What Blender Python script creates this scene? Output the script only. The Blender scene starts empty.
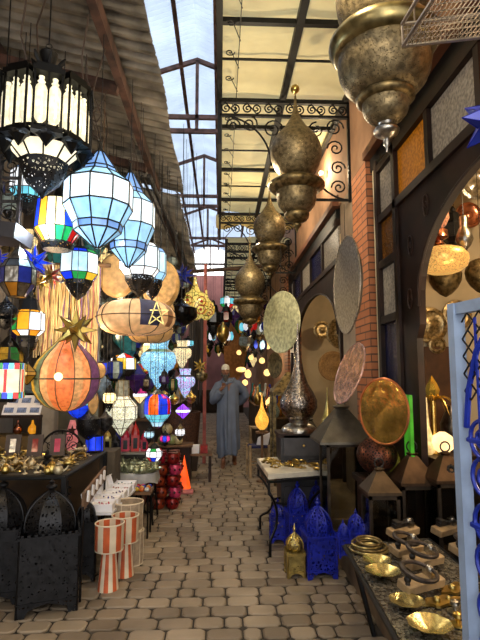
import bpy, bmesh, math, random
from mathutils import Vector, Matrix
random.seed(11)
PI = math.pi
C = bpy.context.scene.collection
SC = bpy.context.scene

# ------------------------------------------------------------------ camera
CAM = Vector((0, 0, 1.6)); YAW = math.radians(2.3); PIT = math.radians(6.4); FPX = 490.0
fw = Vector((math.sin(YAW)*math.cos(PIT), math.cos(YAW)*math.cos(PIT), math.sin(PIT)))
rt = Vector((math.cos(YAW), -math.sin(YAW), 0)); up = rt.cross(fw)
cd = bpy.data.cameras.new('camera'); cam = bpy.data.objects.new('camera', cd); C.objects.link(cam)
cam.location = CAM
cam.rotation_euler = Matrix((rt, up, -fw)).transposed().to_euler()
cd.sensor_fit = 'VERTICAL'; cd.sensor_height = 24.0; cd.lens = 24.0*FPX/640.0
cd.clip_start = 0.05; cd.clip_end = 200
SC.camera = cam
SC.view_settings.view_transform = 'Standard'; SC.view_settings.look = 'None'
SC.view_settings.gamma = 1; SC.view_settings.use_curve_mapping = False; SC.view_settings.exposure = 0.45

def ray(px, py): return fw + rt*((px-240)/FPX) + up*((320-py)/FPX)
def P(px, py, D):
    r = ray(px, py); return CAM + r*(D/r.y)
def G(px, py, z=0.0):                       # where the line of sight meets height z
    r = ray(px, py); return CAM + r*((z-1.6)/r.z)
def S(px, py, D):                           # metres per pixel there
    return (D/ray(px, py).y)/FPX

# ------------------------------------------------------------------ materials
MATS = {}
def lin(c): return tuple(((v/12.92) if v <= .04045 else ((v+.055)/1.055)**2.4) for v in c[:3]) + (1,)
PTH = {'pierced_blue_metal': .13, 'pierced_brass': .27, 'pierced_black_iron': .24}
def mat(name, col, rough=.5, metal=0.0, var=.25, scale=9, bump=0.0, col2=None, emit=0, ecol=None, pierce=None,
        trans=0, alpha=None, spec=.5, wave=None, coat=0):
    """col in sRGB 0..1; var darkens/lightens with noise; pierce = cell scale of real cut-out holes"""
    if name in MATS: return MATS[name]
    m = bpy.data.materials.new(name); m.use_nodes = True; nt = m.node_tree; N = nt.nodes; L = nt.links
    b = N['Principled BSDF']; out = N['Material Output']
    b.inputs['Roughness'].default_value = rough; b.inputs['Metallic'].default_value = metal
    b.inputs['Specular IOR Level'].default_value = spec
    if coat: b.inputs['Coat Weight'].default_value = coat
    tc = N.new('ShaderNodeTexCoord')
    no = N.new('ShaderNodeTexNoise'); no.inputs['Scale'].default_value = scale; no.inputs['Detail'].default_value = 5
    L.new(tc.outputs['Object'], no.inputs['Vector'])
    mx = N.new('ShaderNodeMix'); mx.data_type = 'RGBA'
    c = lin(col); c2 = lin(col2) if col2 else tuple(v*(1-var*1.4) for v in c[:3])+(1,)
    mx.inputs[6].default_value = c2; mx.inputs[7].default_value = c if col2 else tuple(min(1, v*(1+var*.6)) for v in c[:3])+(1,)
    rp = N.new('ShaderNodeMapRange'); rp.inputs['From Min'].default_value = .35; rp.inputs['From Max'].default_value = .65
    L.new(no.outputs['Fac'], rp.inputs['Value']); L.new(rp.outputs[0], mx.inputs[0])
    L.new(mx.outputs[2], b.inputs['Base Color'])
    if emit:
        ec = lin(ecol or col)
        em = N.new('ShaderNodeMix'); em.data_type = 'RGBA'
        em.inputs[6].default_value = tuple(v*.6 for v in ec[:3])+(1,); em.inputs[7].default_value = ec
        L.new(rp.outputs[0], em.inputs[0]); L.new(em.outputs[2], b.inputs['Emission Color'])
        b.inputs['Emission Strength'].default_value = emit
    if bump:
        bn = N.new('ShaderNodeBump'); bn.inputs['Strength'].default_value = bump; bn.inputs['Distance'].default_value = .01
        L.new((wave_node(N, L, tc, wave) if wave else no.outputs['Fac']), bn.inputs['Height']); L.new(bn.outputs[0], b.inputs['Normal'])
    if trans: 
        t = N.new('ShaderNodeBsdfTranslucent'); L.new(mx.outputs[2], t.inputs['Color'])
        ms = N.new('ShaderNodeMixShader'); ms.inputs[0].default_value = trans
        L.new(b.outputs[0], ms.inputs[1]); L.new(t.outputs[0], ms.inputs[2]); L.new(ms.outputs[0], out.inputs[0])
    if pierce:
        vo = N.new('ShaderNodeTexVoronoi'); vo.feature = 'DISTANCE_TO_EDGE'; vo.inputs['Scale'].default_value = pierce
        L.new(tc.outputs['Object'], vo.inputs['Vector'])
        gt = N.new('ShaderNodeMath'); gt.operation = 'GREATER_THAN'; gt.inputs[1].default_value = PTH.get(name, .17)
        L.new(vo.outputs['Distance'], gt.inputs[0])
        tr = N.new('ShaderNodeBsdfTransparent'); ms = N.new('ShaderNodeMixShader')
        L.new(gt.outputs[0], ms.inputs[0]); L.new(b.outputs[0], ms.inputs[1]); L.new(tr.outputs[0], ms.inputs[2])
        L.new(ms.outputs[0], out.inputs[0])
    if alpha is not None:
        tr = N.new('ShaderNodeBsdfTransparent'); tr.inputs[0].default_value = lin(col)
        ms = N.new('ShaderNodeMixShader'); ms.inputs[0].default_value = alpha
        L.new(tr.outputs[0], ms.inputs[1]); L.new(b.outputs[0], ms.inputs[2]); L.new(ms.outputs[0], out.inputs[0])
    MATS[name] = m; return m
def wave_node(N, L, tc, wave):
    w = N.new('ShaderNodeTexWave'); w.bands_direction = wave[0]; w.inputs['Scale'].default_value = wave[1]
    w.inputs['Distortion'].default_value = wave[2]; L.new(tc.outputs['Object'], w.inputs['Vector']); return w.outputs['Fac']

def mosaic(name, c1, c2, scale, emit, seam=(.15,.2,.25), rings=False):
    """small glass tesserae lit from inside: cells of two tints, dark grout lines"""
    if name in MATS: return MATS[name]
    m = bpy.data.materials.new(name); m.use_nodes = True; nt = m.node_tree; N = nt.nodes; L = nt.links
    b = N['Principled BSDF']; b.inputs['Roughness'].default_value = .2
    tc = N.new('ShaderNodeTexCoord')
    v1 = N.new('ShaderNodeTexVoronoi'); v1.inputs['Scale'].default_value = scale
    v2 = N.new('ShaderNodeTexVoronoi'); v2.feature = 'DISTANCE_TO_EDGE'; v2.inputs['Scale'].default_value = scale
    L.new(tc.outputs['Object'], v1.inputs['Vector']); L.new(tc.outputs['Object'], v2.inputs['Vector'])
    sp = N.new('ShaderNodeSeparateColor'); L.new(v1.outputs['Color'], sp.inputs[0])
    a = N.new('ShaderNodeMix'); a.data_type = 'RGBA'; a.inputs[6].default_value = lin(c1); a.inputs[7].default_value = lin(c2)
    L.new(sp.outputs[0], a.inputs[0])
    g = N.new('ShaderNodeMath'); g.operation = 'GREATER_THAN'; g.inputs[1].default_value = .05
    L.new(v2.outputs['Distance'], g.inputs[0])
    e = N.new('ShaderNodeMix'); e.data_type = 'RGBA'; e.inputs[6].default_value = lin(seam); L.new(g.outputs[0], e.inputs[0]); L.new(a.outputs[2], e.inputs[7])
    L.new(e.outputs[2], b.inputs['Base Color']); L.new(e.outputs[2], b.inputs['Emission Color']); b.inputs['Emission Strength'].default_value = emit
    MATS[name] = m; return m

def brickmat(name, c1, c2, mortar, bw, bh, rough=.7, ms=.008):
    m = bpy.data.materials.new(name); m.use_nodes = True; nt = m.node_tree; N = nt.nodes; L = nt.links
    b = N['Principled BSDF']; b.inputs['Roughness'].default_value = rough
    tc = N.new('ShaderNodeTexCoord'); sx = N.new('ShaderNodeSeparateXYZ'); L.new(tc.outputs['Object'], sx.inputs[0])
    ad = N.new('ShaderNodeMath'); L.new(sx.outputs[0], ad.inputs[0]); L.new(sx.outputs[1], ad.inputs[1])
    cx = N.new('ShaderNodeCombineXYZ'); L.new(ad.outputs[0], cx.inputs[0]); L.new(sx.outputs[2], cx.inputs[1])
    br = N.new('ShaderNodeTexBrick'); L.new(cx.outputs[0], br.inputs['Vector']); br.inputs['Scale'].default_value = 1
    br.inputs['Color1'].default_value = lin(c1); br.inputs['Color2'].default_value = lin(c2); br.inputs['Mortar'].default_value = lin(mortar)
    br.inputs['Brick Width'].default_value = bw; br.inputs['Row Height'].default_value = bh; br.inputs['Mortar Size'].default_value = ms
    L.new(br.outputs['Color'], b.inputs['Base Color'])
    MATS[name] = m; return m

# ------------------------------------------------------------------ mesh builder
class MB:
    def __init__(s): s.v = []; s.f = []; s.m = []
    def add(s, vs, fs, mi=0):
        o = len(s.v); s.v += [tuple(v) for v in vs]
        for k, f in enumerate(fs):
            s.f.append([i+o for i in f]); s.m.append(mi[k] if isinstance(mi, (list, tuple)) else mi)
        return s
    def box(s, c, d, rot=None, mi=0, taper=1.0):
        x, y, z = d[0]/2, d[1]/2, d[2]/2
        vs = [Vector((sx*x*(taper if sz > 0 else 1), sy*y*(taper if sz > 0 else 1), sz*z)) for sz in (-1, 1) for sy in (-1, 1) for sx in (-1, 1)]
        if rot is not None: vs = [rot @ v for v in vs]
        c = Vector(c); vs = [v+c for v in vs]
        return s.add(vs, [(0,2,3,1),(4,5,7,6),(0,1,5,4),(2,6,7,3),(0,4,6,2),(1,3,7,5)], mi)
    def hexa(s, pts, mi=0):    # 8 corner points: 4 of one face, 4 of the opposite
        return s.add(pts, [(3,2,1,0),(4,5,6,7),(0,1,5,4),(1,2,6,5),(2,3,7,6),(3,0,4,7)], mi)
    def tube(s, pts, r, n=6, mi=0, cap=True, closed=False):
        pts = [Vector(p) for p in pts]; k = len(pts); vs = []; fs = []
        rr = r if isinstance(r, (list, tuple)) else [r]*k
        nrm = None
        for i, p in enumerate(pts):
            if closed: t = pts[(i+1) % k]-pts[i-1]
            else: t = pts[min(i+1, k-1)]-pts[max(i-1, 0)]
            if t.length < 1e-9: t = Vector((0, 0, 1))
            t.normalize()
            if nrm is None:
                a = Vector((0, 0, 1)) if abs(t.z) < .9 else Vector((1, 0, 0)); nrm = t.cross(a).normalized()
            else:
                nrm = nrm - t*nrm.dot(t)
                nrm = nrm.normalized() if nrm.length > 1e-6 else t.orthogonal().normalized()
            b = t.cross(nrm)
            for j in range(n):
                a = 2*PI*(j+.5)/n; vs.append(p+(nrm*math.cos(a)+b*math.sin(a))*rr[i])
        m = k if closed else k-1
        for i in range(m):
            for j in range(n):
                a, b2 = i*n+j, i*n+(j+1) % n; c, d = ((i+1) % k)*n+(j+1) % n, ((i+1) % k)*n+j
                fs.append((a, b2, c, d))
        if cap and not closed: fs.append(tuple(range(n))[::-1]); fs.append(tuple(range((k-1)*n, k*n)))
        return s.add(vs, fs, mi)
    def lathe(s, prof, n=24, c=(0,0,0), mi=0, ph=0.0, M=None, sy=1.0):   # prof [(z, r)]
        vs = []; fs = []; c = Vector(c); mm = []
        for z, r in prof:
            for j in range(n):
                a = 2*PI*(j+ph)/n; v = Vector((r*math.cos(a), r*sy*math.sin(a), z))
                if M is not None: v = M @ v
                vs.append(v+c)
        for i in range(len(prof)-1):
            for j in range(n):
                fs.append((i*n+j, i*n+(j+1) % n, (i+1)*n+(j+1) % n, (i+1)*n+j)); mm.append(mi(i, j) if callable(mi) else mi)
        if prof[0][1] > .0008: fs.append(tuple(range(n))[::-1]); mm.append(mi(0, 0) if callable(mi) else mi)
        if prof[-1][1] > .0008:
            q = (len(prof)-1)*n; fs.append(tuple(range(q, q+n))); mm.append(mi(len(prof)-2, 0) if callable(mi) else mi)
        return s.add(vs, fs, mm)
    def ball(s, c, r, n=16, k=10, sc=(1,1,1), mi=0):
        c = Vector(c); vs = []; fs = []
        for i in range(k+1):
            t = PI*i/k
            for j in range(n):
                a = 2*PI*j/n; vs.append(c+Vector((r*sc[0]*math.sin(t)*math.cos(a), r*sc[1]*math.sin(t)*math.sin(a), -r*sc[2]*math.cos(t))))
        for i in range(k):
            for j in range(n): fs.append((i*n+j, i*n+(j+1) % n, (i+1)*n+(j+1) % n, (i+1)*n+j))
        return s.add(vs, fs, mi)
    def torus(s, c, R, r, n=28, k=8, M=None, mi=0, sc=(1,1)):
        c = Vector(c); pts = [Vector((R*sc[0]*math.cos(2*PI*i/n), R*sc[1]*math.sin(2*PI*i/n), 0)) for i in range(n)]
        if M is not None: pts = [M @ p for p in pts]
        return s.tube([p+c for p in pts], r, k, mi, closed=True)
    def prism(s, poly, fn, d0, d1, mi=0):    # poly of 2-D points, fn(u,v,d) -> 3-D
        n = len(poly); vs = [fn(u, v, d0) for u, v in poly]+[fn(u, v, d1) for u, v in poly]
        fs = [tuple(range(n))[::-1], tuple(range(n, 2*n))]+[(i, (i+1) % n, n+(i+1) % n, n+i) for i in range(n)]
        return s.add(vs, fs, mi)
    def build(s, name, mats, parent=None, loc=None, smooth=True, ang=40, rz=None):
        me = bpy.data.meshes.new(name); me.from_pydata(s.v, [], s.f)
        if not isinstance(mats, (list, tuple)): mats = [mats]
        for m in mats: me.materials.append(m)
        me.polygons.foreach_set('material_index', s.m)
        bm = bmesh.new(); bm.from_mesh(me); bmesh.ops.remove_doubles(bm, verts=bm.verts, dist=1e-5)
        bmesh.ops.dissolve_degenerate(bm, edges=bm.edges, dist=1e-6)
        bmesh.ops.recalc_face_normals(bm, faces=bm.faces); bm.to_mesh(me); bm.free()
        if smooth:
            me.shade_smooth()
            try: me.set_sharp_from_angle(angle=math.radians(ang))
            except Exception: pass
        o = bpy.data.objects.new(name, me); C.objects.link(o)
        if parent is not None: o.parent = parent
        if loc is not None: o.location = loc
        if rz: o.rotation_euler[2] = rz
        return o

def tag(o, label, cat, group=None, kind=None):
    o['label'] = label; o['category'] = cat
    if group: o['group'] = group
    if kind: o['kind'] = kind
    return o
def thing(name, label, cat, loc, rz=0, group=None):
    o = bpy.data.objects.new(name, None); o.empty_display_size = .05; C.objects.link(o); o.location = loc; o.rotation_euler = (0, 0, rz)
    return tag(o, label, cat, group)
def struct(o): o['kind'] = 'structure'; return o
def dup(root, loc, rz=None, label=None, group=None, sc=None):
    r = root.copy(); C.objects.link(r); r.location = loc
    if rz is not None: r.rotation_euler = (r.rotation_euler[0], r.rotation_euler[1], rz)
    if sc: r.scale = (sc, sc, sc)
    if label: r['label'] = label
    if group: r['group'] = group
    for ch in list(root.children):
        c = ch.copy(); C.objects.link(c); c.parent = r
        for g in ch.children:
            d = g.copy(); C.objects.link(d); d.parent = c
    return r
def RX(a): return Matrix.Rotation(a, 3, 'X')
def RY(a): return Matrix.Rotation(a, 3, 'Y')
def RZ(a): return Matrix.Rotation(a, 3, 'Z')
def spiral(c, r0, turns, fn, a0=0, sgn=1, n=None, r1=.12):
    n = n or int(12*turns); out = []
    for i in range(n+1):
        t = i/n; r = r0*(1-t)+r0*r1*t; a = a0+sgn*2*PI*turns*t
        out.append(fn(c[0]+r*math.cos(a), c[1]+r*math.sin(a)))
    return out

# ------------------------------------------------------------------ palette
brass = mat('brass', (.82,.70,.40), .3, 1, .25, 14)
brass_pale = mat('pale_brass', (.80,.72,.45), .28, 1, .3, 12)
brass_old = mat('aged_brass', (.50,.43,.29), .46, .85, .5, 22, bump=.4)
brass_pierced = mat('pierced_brass', (.52,.46,.34), .5, .75, .4, 30, bump=.3, pierce=105)
silver = mat('hammered_silver', (.70,.68,.64), .28, 1, .35, 30, bump=.5)
copper = mat('copper', (.78,.50,.38), .25, 1, .35, 14)
steel = mat('galvanised_steel', (.62,.62,.60), .4, .9, .25, 12)
iron = mat('black_iron', (.06,.06,.065), .5, .5, .4, 20)
iron_old = mat('grey_iron', (.25,.24,.24), .55, .8, .5, 30, bump=.4)
iron_pierced = mat('pierced_black_iron', (.12,.12,.13), .45, .6, .4, 20, pierce=46)
lead = mat('lead_came', (.05,.05,.05), .4, .7, .3, 20)
rust = mat('rusty_steel', (.30,.20,.16), .8, .2, .5, 7, bump=.4)
darkwood = mat('dark_wood', (.16,.095,.065), .5, 0, .45, 5, spec=.25)
ltwood = mat('pale_wood', (.64,.54,.40), .6, 0, .3, 10)
midwood = mat('brown_wood', (.42,.30,.19), .6, 0, .4, 8)
white = mat('white_board', (.88,.88,.90), .6, 0, .08, 6)
def glassmat():
    m = bpy.data.materials.new('clear_glass'); m.use_nodes = True; N = m.node_tree.nodes; L = m.node_tree.links
    tr = N.new('ShaderNodeBsdfTransparent'); tr.inputs[0].default_value = (.84,.84,.80,1); gl = N.new('ShaderNodeBsdfGlossy'); gl.inputs['Roughness'].default_value = .04
    fr = N.new('ShaderNodeFresnel'); fr.inputs[0].default_value = 1.4; ms = N.new('ShaderNodeMixShader')
    L.new(fr.outputs[0], ms.inputs[0]); L.new(tr.outputs[0], ms.inputs[1]); L.new(gl.outputs[0], ms.inputs[2]); L.new(ms.outputs[0], N['Material Output'].inputs[0]); return m
glassclear = glassmat()
blue_pierced = mat('pierced_blue_metal', (.07,.13,.62), .45, .1, .3, 20, pierce=42)
blue_paint = mat('cobalt_painted_metal', (.06,.12,.60), .4, .1, .3, 20)
gold_pierced = mat('pierced_gold_metal', (.74,.66,.40), .35, .9, .3, 20, pierce=60)
LIT = {}
def lit(k, s=None):
    cols = dict(white=(.95,.97,1), cool=(.72,.90,1), cyan=(.45,.85,.95), warm=(1,.88,.62), amber=(.95,.62,.15), red=(.85,.12,.10), blue=(.10,.25,.95),
                green=(.12,.62,.30), purple=(.55,.25,.90), magenta=(.90,.20,.55), orange=(.98,.42,.12), yellow=(.95,.80,.20), cream=(.93,.90,.74), skin=(.80,.58,.34))
    st = (dict(white=1.25, cool=1.0, warm=1.5, cyan=.8).get(k, .62) if s is None else min(s, 4))*.64
    return mat('lit_glass_%s_%d' % (k, int(st*100)), cols[k], .2, 0, .15, 14, emit=st)
def dull(k):
    cols = dict(white=(.72,.74,.74), blue=(.12,.18,.55), red=(.55,.12,.1), green=(.12,.35,.18), amber=(.65,.42,.12), purple=(.22,.12,.38), clear=(.55,.62,.62),
                yellow=(.7,.58,.22), orange=(.75,.38,.15), pink=(.75,.3,.42), skin=(.68,.5,.3), dark=(.09,.09,.1), teal=(.15,.42,.45))
    return mat('unlit_glass_'+k, cols[k], .15, 0, .25, 12)
# ------------------------------------------------------------------ the setting
# floor: one mesh of rounded pavers on a bed
def floor():
    m = bpy.data.materials.new('pavers'); m.use_nodes = True; N = m.node_tree.nodes; L = m.node_tree.links; b = N['Principled BSDF']
    b.inputs['Roughness'].default_value = .55
    ge = N.new('ShaderNodeNewGeometry'); tc = N.new('ShaderNodeTexCoord'); no = N.new('ShaderNodeTexNoise'); no.inputs['Scale'].default_value = 2.2; no.inputs['Detail'].default_value = 8
    L.new(tc.outputs['Object'], no.inputs['Vector'])
    cr = N.new('ShaderNodeValToRGB'); cr.color_ramp.elements[0].color = lin((.44,.385,.32)); cr.color_ramp.elements[1].color = lin((.60,.54,.46))
    L.new(ge.outputs['Random Per Island'], cr.inputs[0])
    mx = N.new('ShaderNodeMix'); mx.data_type = 'RGBA'; mx.blend_type = 'MULTIPLY'; mx.inputs[0].default_value = .8
    r2 = N.new('ShaderNodeValToRGB'); r2.color_ramp.elements[0].position = .35; r2.color_ramp.elements[0].color = (.55,.53,.5,1); r2.color_ramp.elements[1].position = .65
    L.new(no.outputs['Fac'], r2.inputs[0]); L.new(cr.outputs[0], mx.inputs[6]); L.new(r2.outputs[0], mx.inputs[7]); L.new(mx.outputs[2], b.inputs['Base Color'])
    n2 = N.new('ShaderNodeTexNoise'); n2.inputs['Scale'].default_value = 60; L.new(tc.outputs['Object'], n2.inputs['Vector'])
    bp = N.new('ShaderNodeBump'); bp.inputs['Strength'].default_value = .3; bp.inputs['Distance'].default_value = .004; L.new(n2.outputs['Fac'], bp.inputs['Height']); L.new(bp.outputs[0], b.inputs['Normal'])
    bed = mat('joint_sand', (.20,.175,.145), .9, 0, .3, 12)
    mb = MB(); mb.box((-.6, 11, -.08), (8.6, 30, .13), mi=1)
    y = .6; row = 0
    while y < 25:
        h = .148; x = -2.9 + random.random()*.1
        while x < 1.02:
            w = random.choice([.12,.17,.2,.2,.23,.25]); x1 = min(x+w, 1.04); w = x1-x
            if w > .06:
                cx, cy = x+w/2, y+h/2; a = w/2-.0055; bb = h/2-.0055; q = .026; z = random.uniform(-.003, .002); tl = random.uniform(-.01, .01)
                def ring(a, bb, q, z): return [(cx+sx, cy+sy+(cx+1)*.012, z+tl*sx) for sx, sy in ((-a+q,-bb),(a-q,-bb),(a,-bb+q),(a,bb-q),(a-q,bb),(-a+q,bb),(-a,bb-q),(-a,-bb+q))]
                vs = ring(a, bb, q, -.03)+ring(a, bb, q, -.007+z)+ring(a-.009, bb-.009, q*.8, z)
                fs = []
                for k in (0, 8):
                    for j in range(8): fs.append((k+j, k+(j+1) % 8, k+8+(j+1) % 8, k+8+j))
                fs.append(tuple(range(16, 24))); mb.add(vs, fs, 0)
            x = x1+.001
        y += h+.003; row += 1
    struct(mb.build('floor', [m, bed], smooth=False))
floor()

plaster_tan = mat('tan_plaster', (.62,.47,.36), .85, 0, .22, 2.5, bump=.15)
plaster_white = mat('shop_plaster', (.74,.68,.56), .85, 0, .1, 3)
plaster_grey = mat('grey_plaster', (.50,.46,.42), .9, 0, .25, 2.2, bump=.2)
pinkwall = mat('pink_plaster', (.56,.38,.37), .9, 0, .15, 2)
brick = brickmat('terracotta_brick', (.68,.42,.26), (.60,.36,.22), (.34,.22,.16), .34, .075)
tin = mat('weathered_tin', (.52,.49,.44), .55, .35, .45, 3.5, bump=.15)
tin2 = mat('lighter_tin', (.62,.60,.56), .55, .35, .4, 3.0, bump=.15)
skyl = mat('translucent_roofing', (.70,.77,.86), .5, 0, .12, 1.5, trans=.5)
canv = mat('cream_canopy_sheet', (.98,.90,.66), .6, 0, .12, 1.8, trans=.5)
WX = 1.5; LZ = 3.75
# right wall
mb = MB()
mb.box((WX+.15, 3.5, (LZ+5.3)/2), (.3, 15, 5.3-LZ))                # plaster above the lintels
mb.box((WX+.15, 17.8, 2.65), (.3, 13.6, 5.3))
struct(mb.build('wall_right', plaster_tan, smooth=False))
mb = MB(); mb.box((WX+.15, 5.52, LZ/2), (.3, .66, LZ)); mb.box((WX+.17,5.6,LZ/2),(.3,.8,LZ))
struct(mb.build('trim_1', [mat('pier_panelling', (.50,.43,.36), .45, 0, .3, 3, bump=.1)], smooth=False))
mb = MB(); mb.box((WX+.1, 4.93, LZ/2), (.3, .52, LZ)); struct(mb.build('trim_2', brick, smooth=False))
mb = MB(); mb.box((WX+.1, 10.75, LZ/2), (.3, .5, LZ)); struct(mb.build('trim_3', brick, smooth=False))
# plinth under the shopfront
mb = MB(); mb.box((1.35, 6.2, .11), (.65, 10, .26)); mb.box((1.35,6.2,.255),(.67,10,.03))
struct(mb.build('trim_4', mat('worn_stone', (.42,.35,.27), .8, 0, .3, 5, bump=.2), smooth=False))
# lintel mouldings
mb = MB()
for y0, y1 in ((-1, 4.67), (5.99, 10.5)):
    mb.box((WX-.03, (y0+y1)/2, LZ+.03), (.1, y1-y0, .08)); mb.box((WX+.02,(y0+y1)/2,LZ+.11),(.08,y1-y0,.06))
struct(mb.build('trim_5', mat('brown_moulding', (.42,.25,.16), .5, 0, .3, 5), smooth=False))
# shop rooms
def shop(y0, y1, nm):
    mb = MB(); t = .1
    mb.box((4.2, (y0+y1)/2, 1.9), (t, y1-y0, 3.8)); mb.box((2.95, y1, 1.9), (2.4, t, 3.8)); mb.box((2.95, y0, 1.9), (2.4, t, 3.8))
    mb.box((2.95, (y0+y1)/2, 3.8), (2.6, y1-y0, t))
    return struct(mb.build(nm, plaster_white, smooth=False))
shop(.2, 5.4, 'wall_shop_near'); shop(5.9, 10.9, 'wall_shop_far')
mb = MB(); mb.box((2.95, 5.5, .1), (2.5, 10.6, .3)); struct(mb.build('floor_shop', mat('shop_tiles', (.42,.33,.26), .4, 0, .2, 4), smooth=False))

def pane_mat(nm, c, e):
    return mat(nm, c, .25, 0, .3, 40, bump=.5, emit=e, trans=.25)
amberp = pane_mat('amber_textured_glass', (.70,.45,.10), .32)
palep = pane_mat('pale_textured_glass', (.62,.58,.52), .16)
bluep = pane_mat('deep_blue_glass', (.10,.12,.28), .05)
yelp = pane_mat('ochre_glass', (.45,.28,.08), .12)
def shopfront(y0, y1, num, near):
    """doorway y0 (near end) .. y1 (far end): jambs, transom with panes, side light, arched door panel"""
    root = struct(thing('door_%d' % num, 'x', 'x', (0, 0, 0))); del root['label']; del root['category']
    x = WX+.03
    W = lambda y, z, d: (x+d, y, z)
    mb = MB()  # cream and black jamb strips
    mb.box((WX+.08, y1-.05, 1.97), (.16, .035, 3.5)); 
    mb.build('jamb_strip', mat('cream_jamb', (.70,.66,.56), .5, 0, .1, 4), root, smooth=False)
    mb = MB(); mb.box((WX+.1, y1-.015, 1.97), (.18, .03, 3.5)); mb.box((WX+.1, y1-.1, 1.97), (.2, .05, 3.5)); mb.box((WX+.1,(y0+y1)/2,LZ-.07),(.22,y1-y0,.14))
    mb.build('shutter_track', iron, root, smooth=False)
    # frame
    s1 = y1-.16; s0 = y1-.6       # side light
    zt = 3.08; ztt = 3.52         # transom bottom / top
    mb = MB()
    for yy in (s1, s0-.03): mb.box((x, yy, 1.95), (.10, .07, 3.4))
    for z in (.3, 1.05, 2.1, 2.62, zt-.02, 3.56): mb.box((x, (s0+s1)/2, z), (.09, s1-s0, .07))
    mb.box((x, (y0+s0)/2, zt-.02), (.10, s0-y0, .07)); mb.box((x, (y0+s0)/2, 3.57), (.10, s0-y0, .09))
    k = 4
    for i in range(1, k): mb.box((x, s0+(y0-s0)*i/k, (zt+3.56)/2), (.09, .06, 3.56-zt))
    mb.build('frame', darkwood, root, smooth=False)
    for z0, z1, m in ((.33, 1.02, darkwood), (1.08, 2.06, bluep), (2.14, 2.58, palep), (2.66, zt-.05, yelp), (zt+.02, 3.52, palep)):
        mb = MB(); mb.box((x, (s0+s1)/2, (z0+z1)/2), (.02, s1-s0-.06, z1-z0)); mb.build('pane' if m is not darkwood else 'kick_panel', m, root, smooth=False)
    cols = [amberp, palep, amberp, palep] if near else [bluep, palep, bluep, palep]
    for i in range(k):
        a, b = s0+(y0-s0)*i/k, s0+(y0-s0)*(i+1)/k
        mb = MB(); mb.box((x, (a+b)/2, (zt+3.54)/2), (.02, abs(b-a)-.06, 3.5-zt)); mb.build('pane', cols[i], root, smooth=False)
    # arched spandrel panel: opening half width hw centred yc
    fe = s0-.43 if near else s0-.3; yc = (y0+.1+fe)/2; hw = (fe-y0-.1)/2; zs = 2.12; ap = .74
    arc = []
    for i in range(0, 25):
        a = PI*i/24; arc.append((yc+hw*math.cos(a), zs+ap*math.sin(a)**.9))
    mb = MB()
    ztop = zt-.05
    for i in range(24):
        (ya, za), (yb, zb) = arc[i], arc[i+1]
        mb.prism([(ya, za), (yb, zb), (yb, ztop), (ya, ztop)], W, -.025, .025)
    for sgn in (1, -1):
        ye = yc+sgn*hw; yo = s0-.05 if sgn > 0 else y0
        mb.prism([(ye, 2.12), (ye, 1.98), (ye+sgn*.07, 1.88), (ye+sgn*.07, .3), (yo, .3), (yo, ztop), (ye, ztop)], W, -.025, .025)
    mb.build('arched_panel', darkwood, root, smooth=False)
    mb = MB(); mb.tube([W(a, z, -.03) for a, z in arc], .014, 6); mb.build('arch_moulding', darkwood, root)
    mb = MB()
    for yy, zz in ((yc+hw*.83, 2.84), (yc+hw*1.1, 2.62), (yc+hw*1.14,2.2)):
        mb.tube([W(yy+.045*math.cos(a/10*2*PI), zz+.08*math.sin(a/10*2*PI), -.03) for a in range(10)], .006, 5, closed=True); mb.tube(spiral((yy, zz), .03, 1.5, lambda u, v: W(u, v, -.028)), .005, 4)
    mb.build('carving', mat('carved_wood', (.22,.14,.1), .4, 0, .3, 5), root)
shopfront(1.2, 4.65, 1, True); shopfront(6.1, 10.45, 2, False)

# left side: back wall of the left shops, far end
mb = MB(); mb.box((-3.0, 11, 2.6), (.2, 32, 5.4)); struct(mb.build('wall_left', plaster_grey, smooth=False))
mb = MB(); mb.box((-1.2, 25.0, 3.3), (9, .2, 6.8)); struct(mb.build('wall_end', pinkwall, smooth=False))
# upper storey wall on the left above the tin (pinkish, seen far down)
mb = MB(); mb.box((-2.9, 13, 5.9), (.2, 26, 1.6)); struct(mb.build('wall_left_upper', mat('rose_plaster', (.66,.42,.36), .9, 0, .2, 2), smooth=False))
mb = MB(); mb.box((1.75,13,6.1),(.2,26,1.8)); struct(mb.build('wall_right_upper', plaster_tan, smooth=False))
# partition walls between the left shops
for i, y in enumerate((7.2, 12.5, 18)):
    mb = MB(); mb.box((-2.4, y, 2.1), (1.1, .18, 4.2)); struct(mb.build('wall_partition_%d' % (i+1), mat('dim_partition', (.30,.25,.2), .8, 0, .3, 3), smooth=False))

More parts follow.
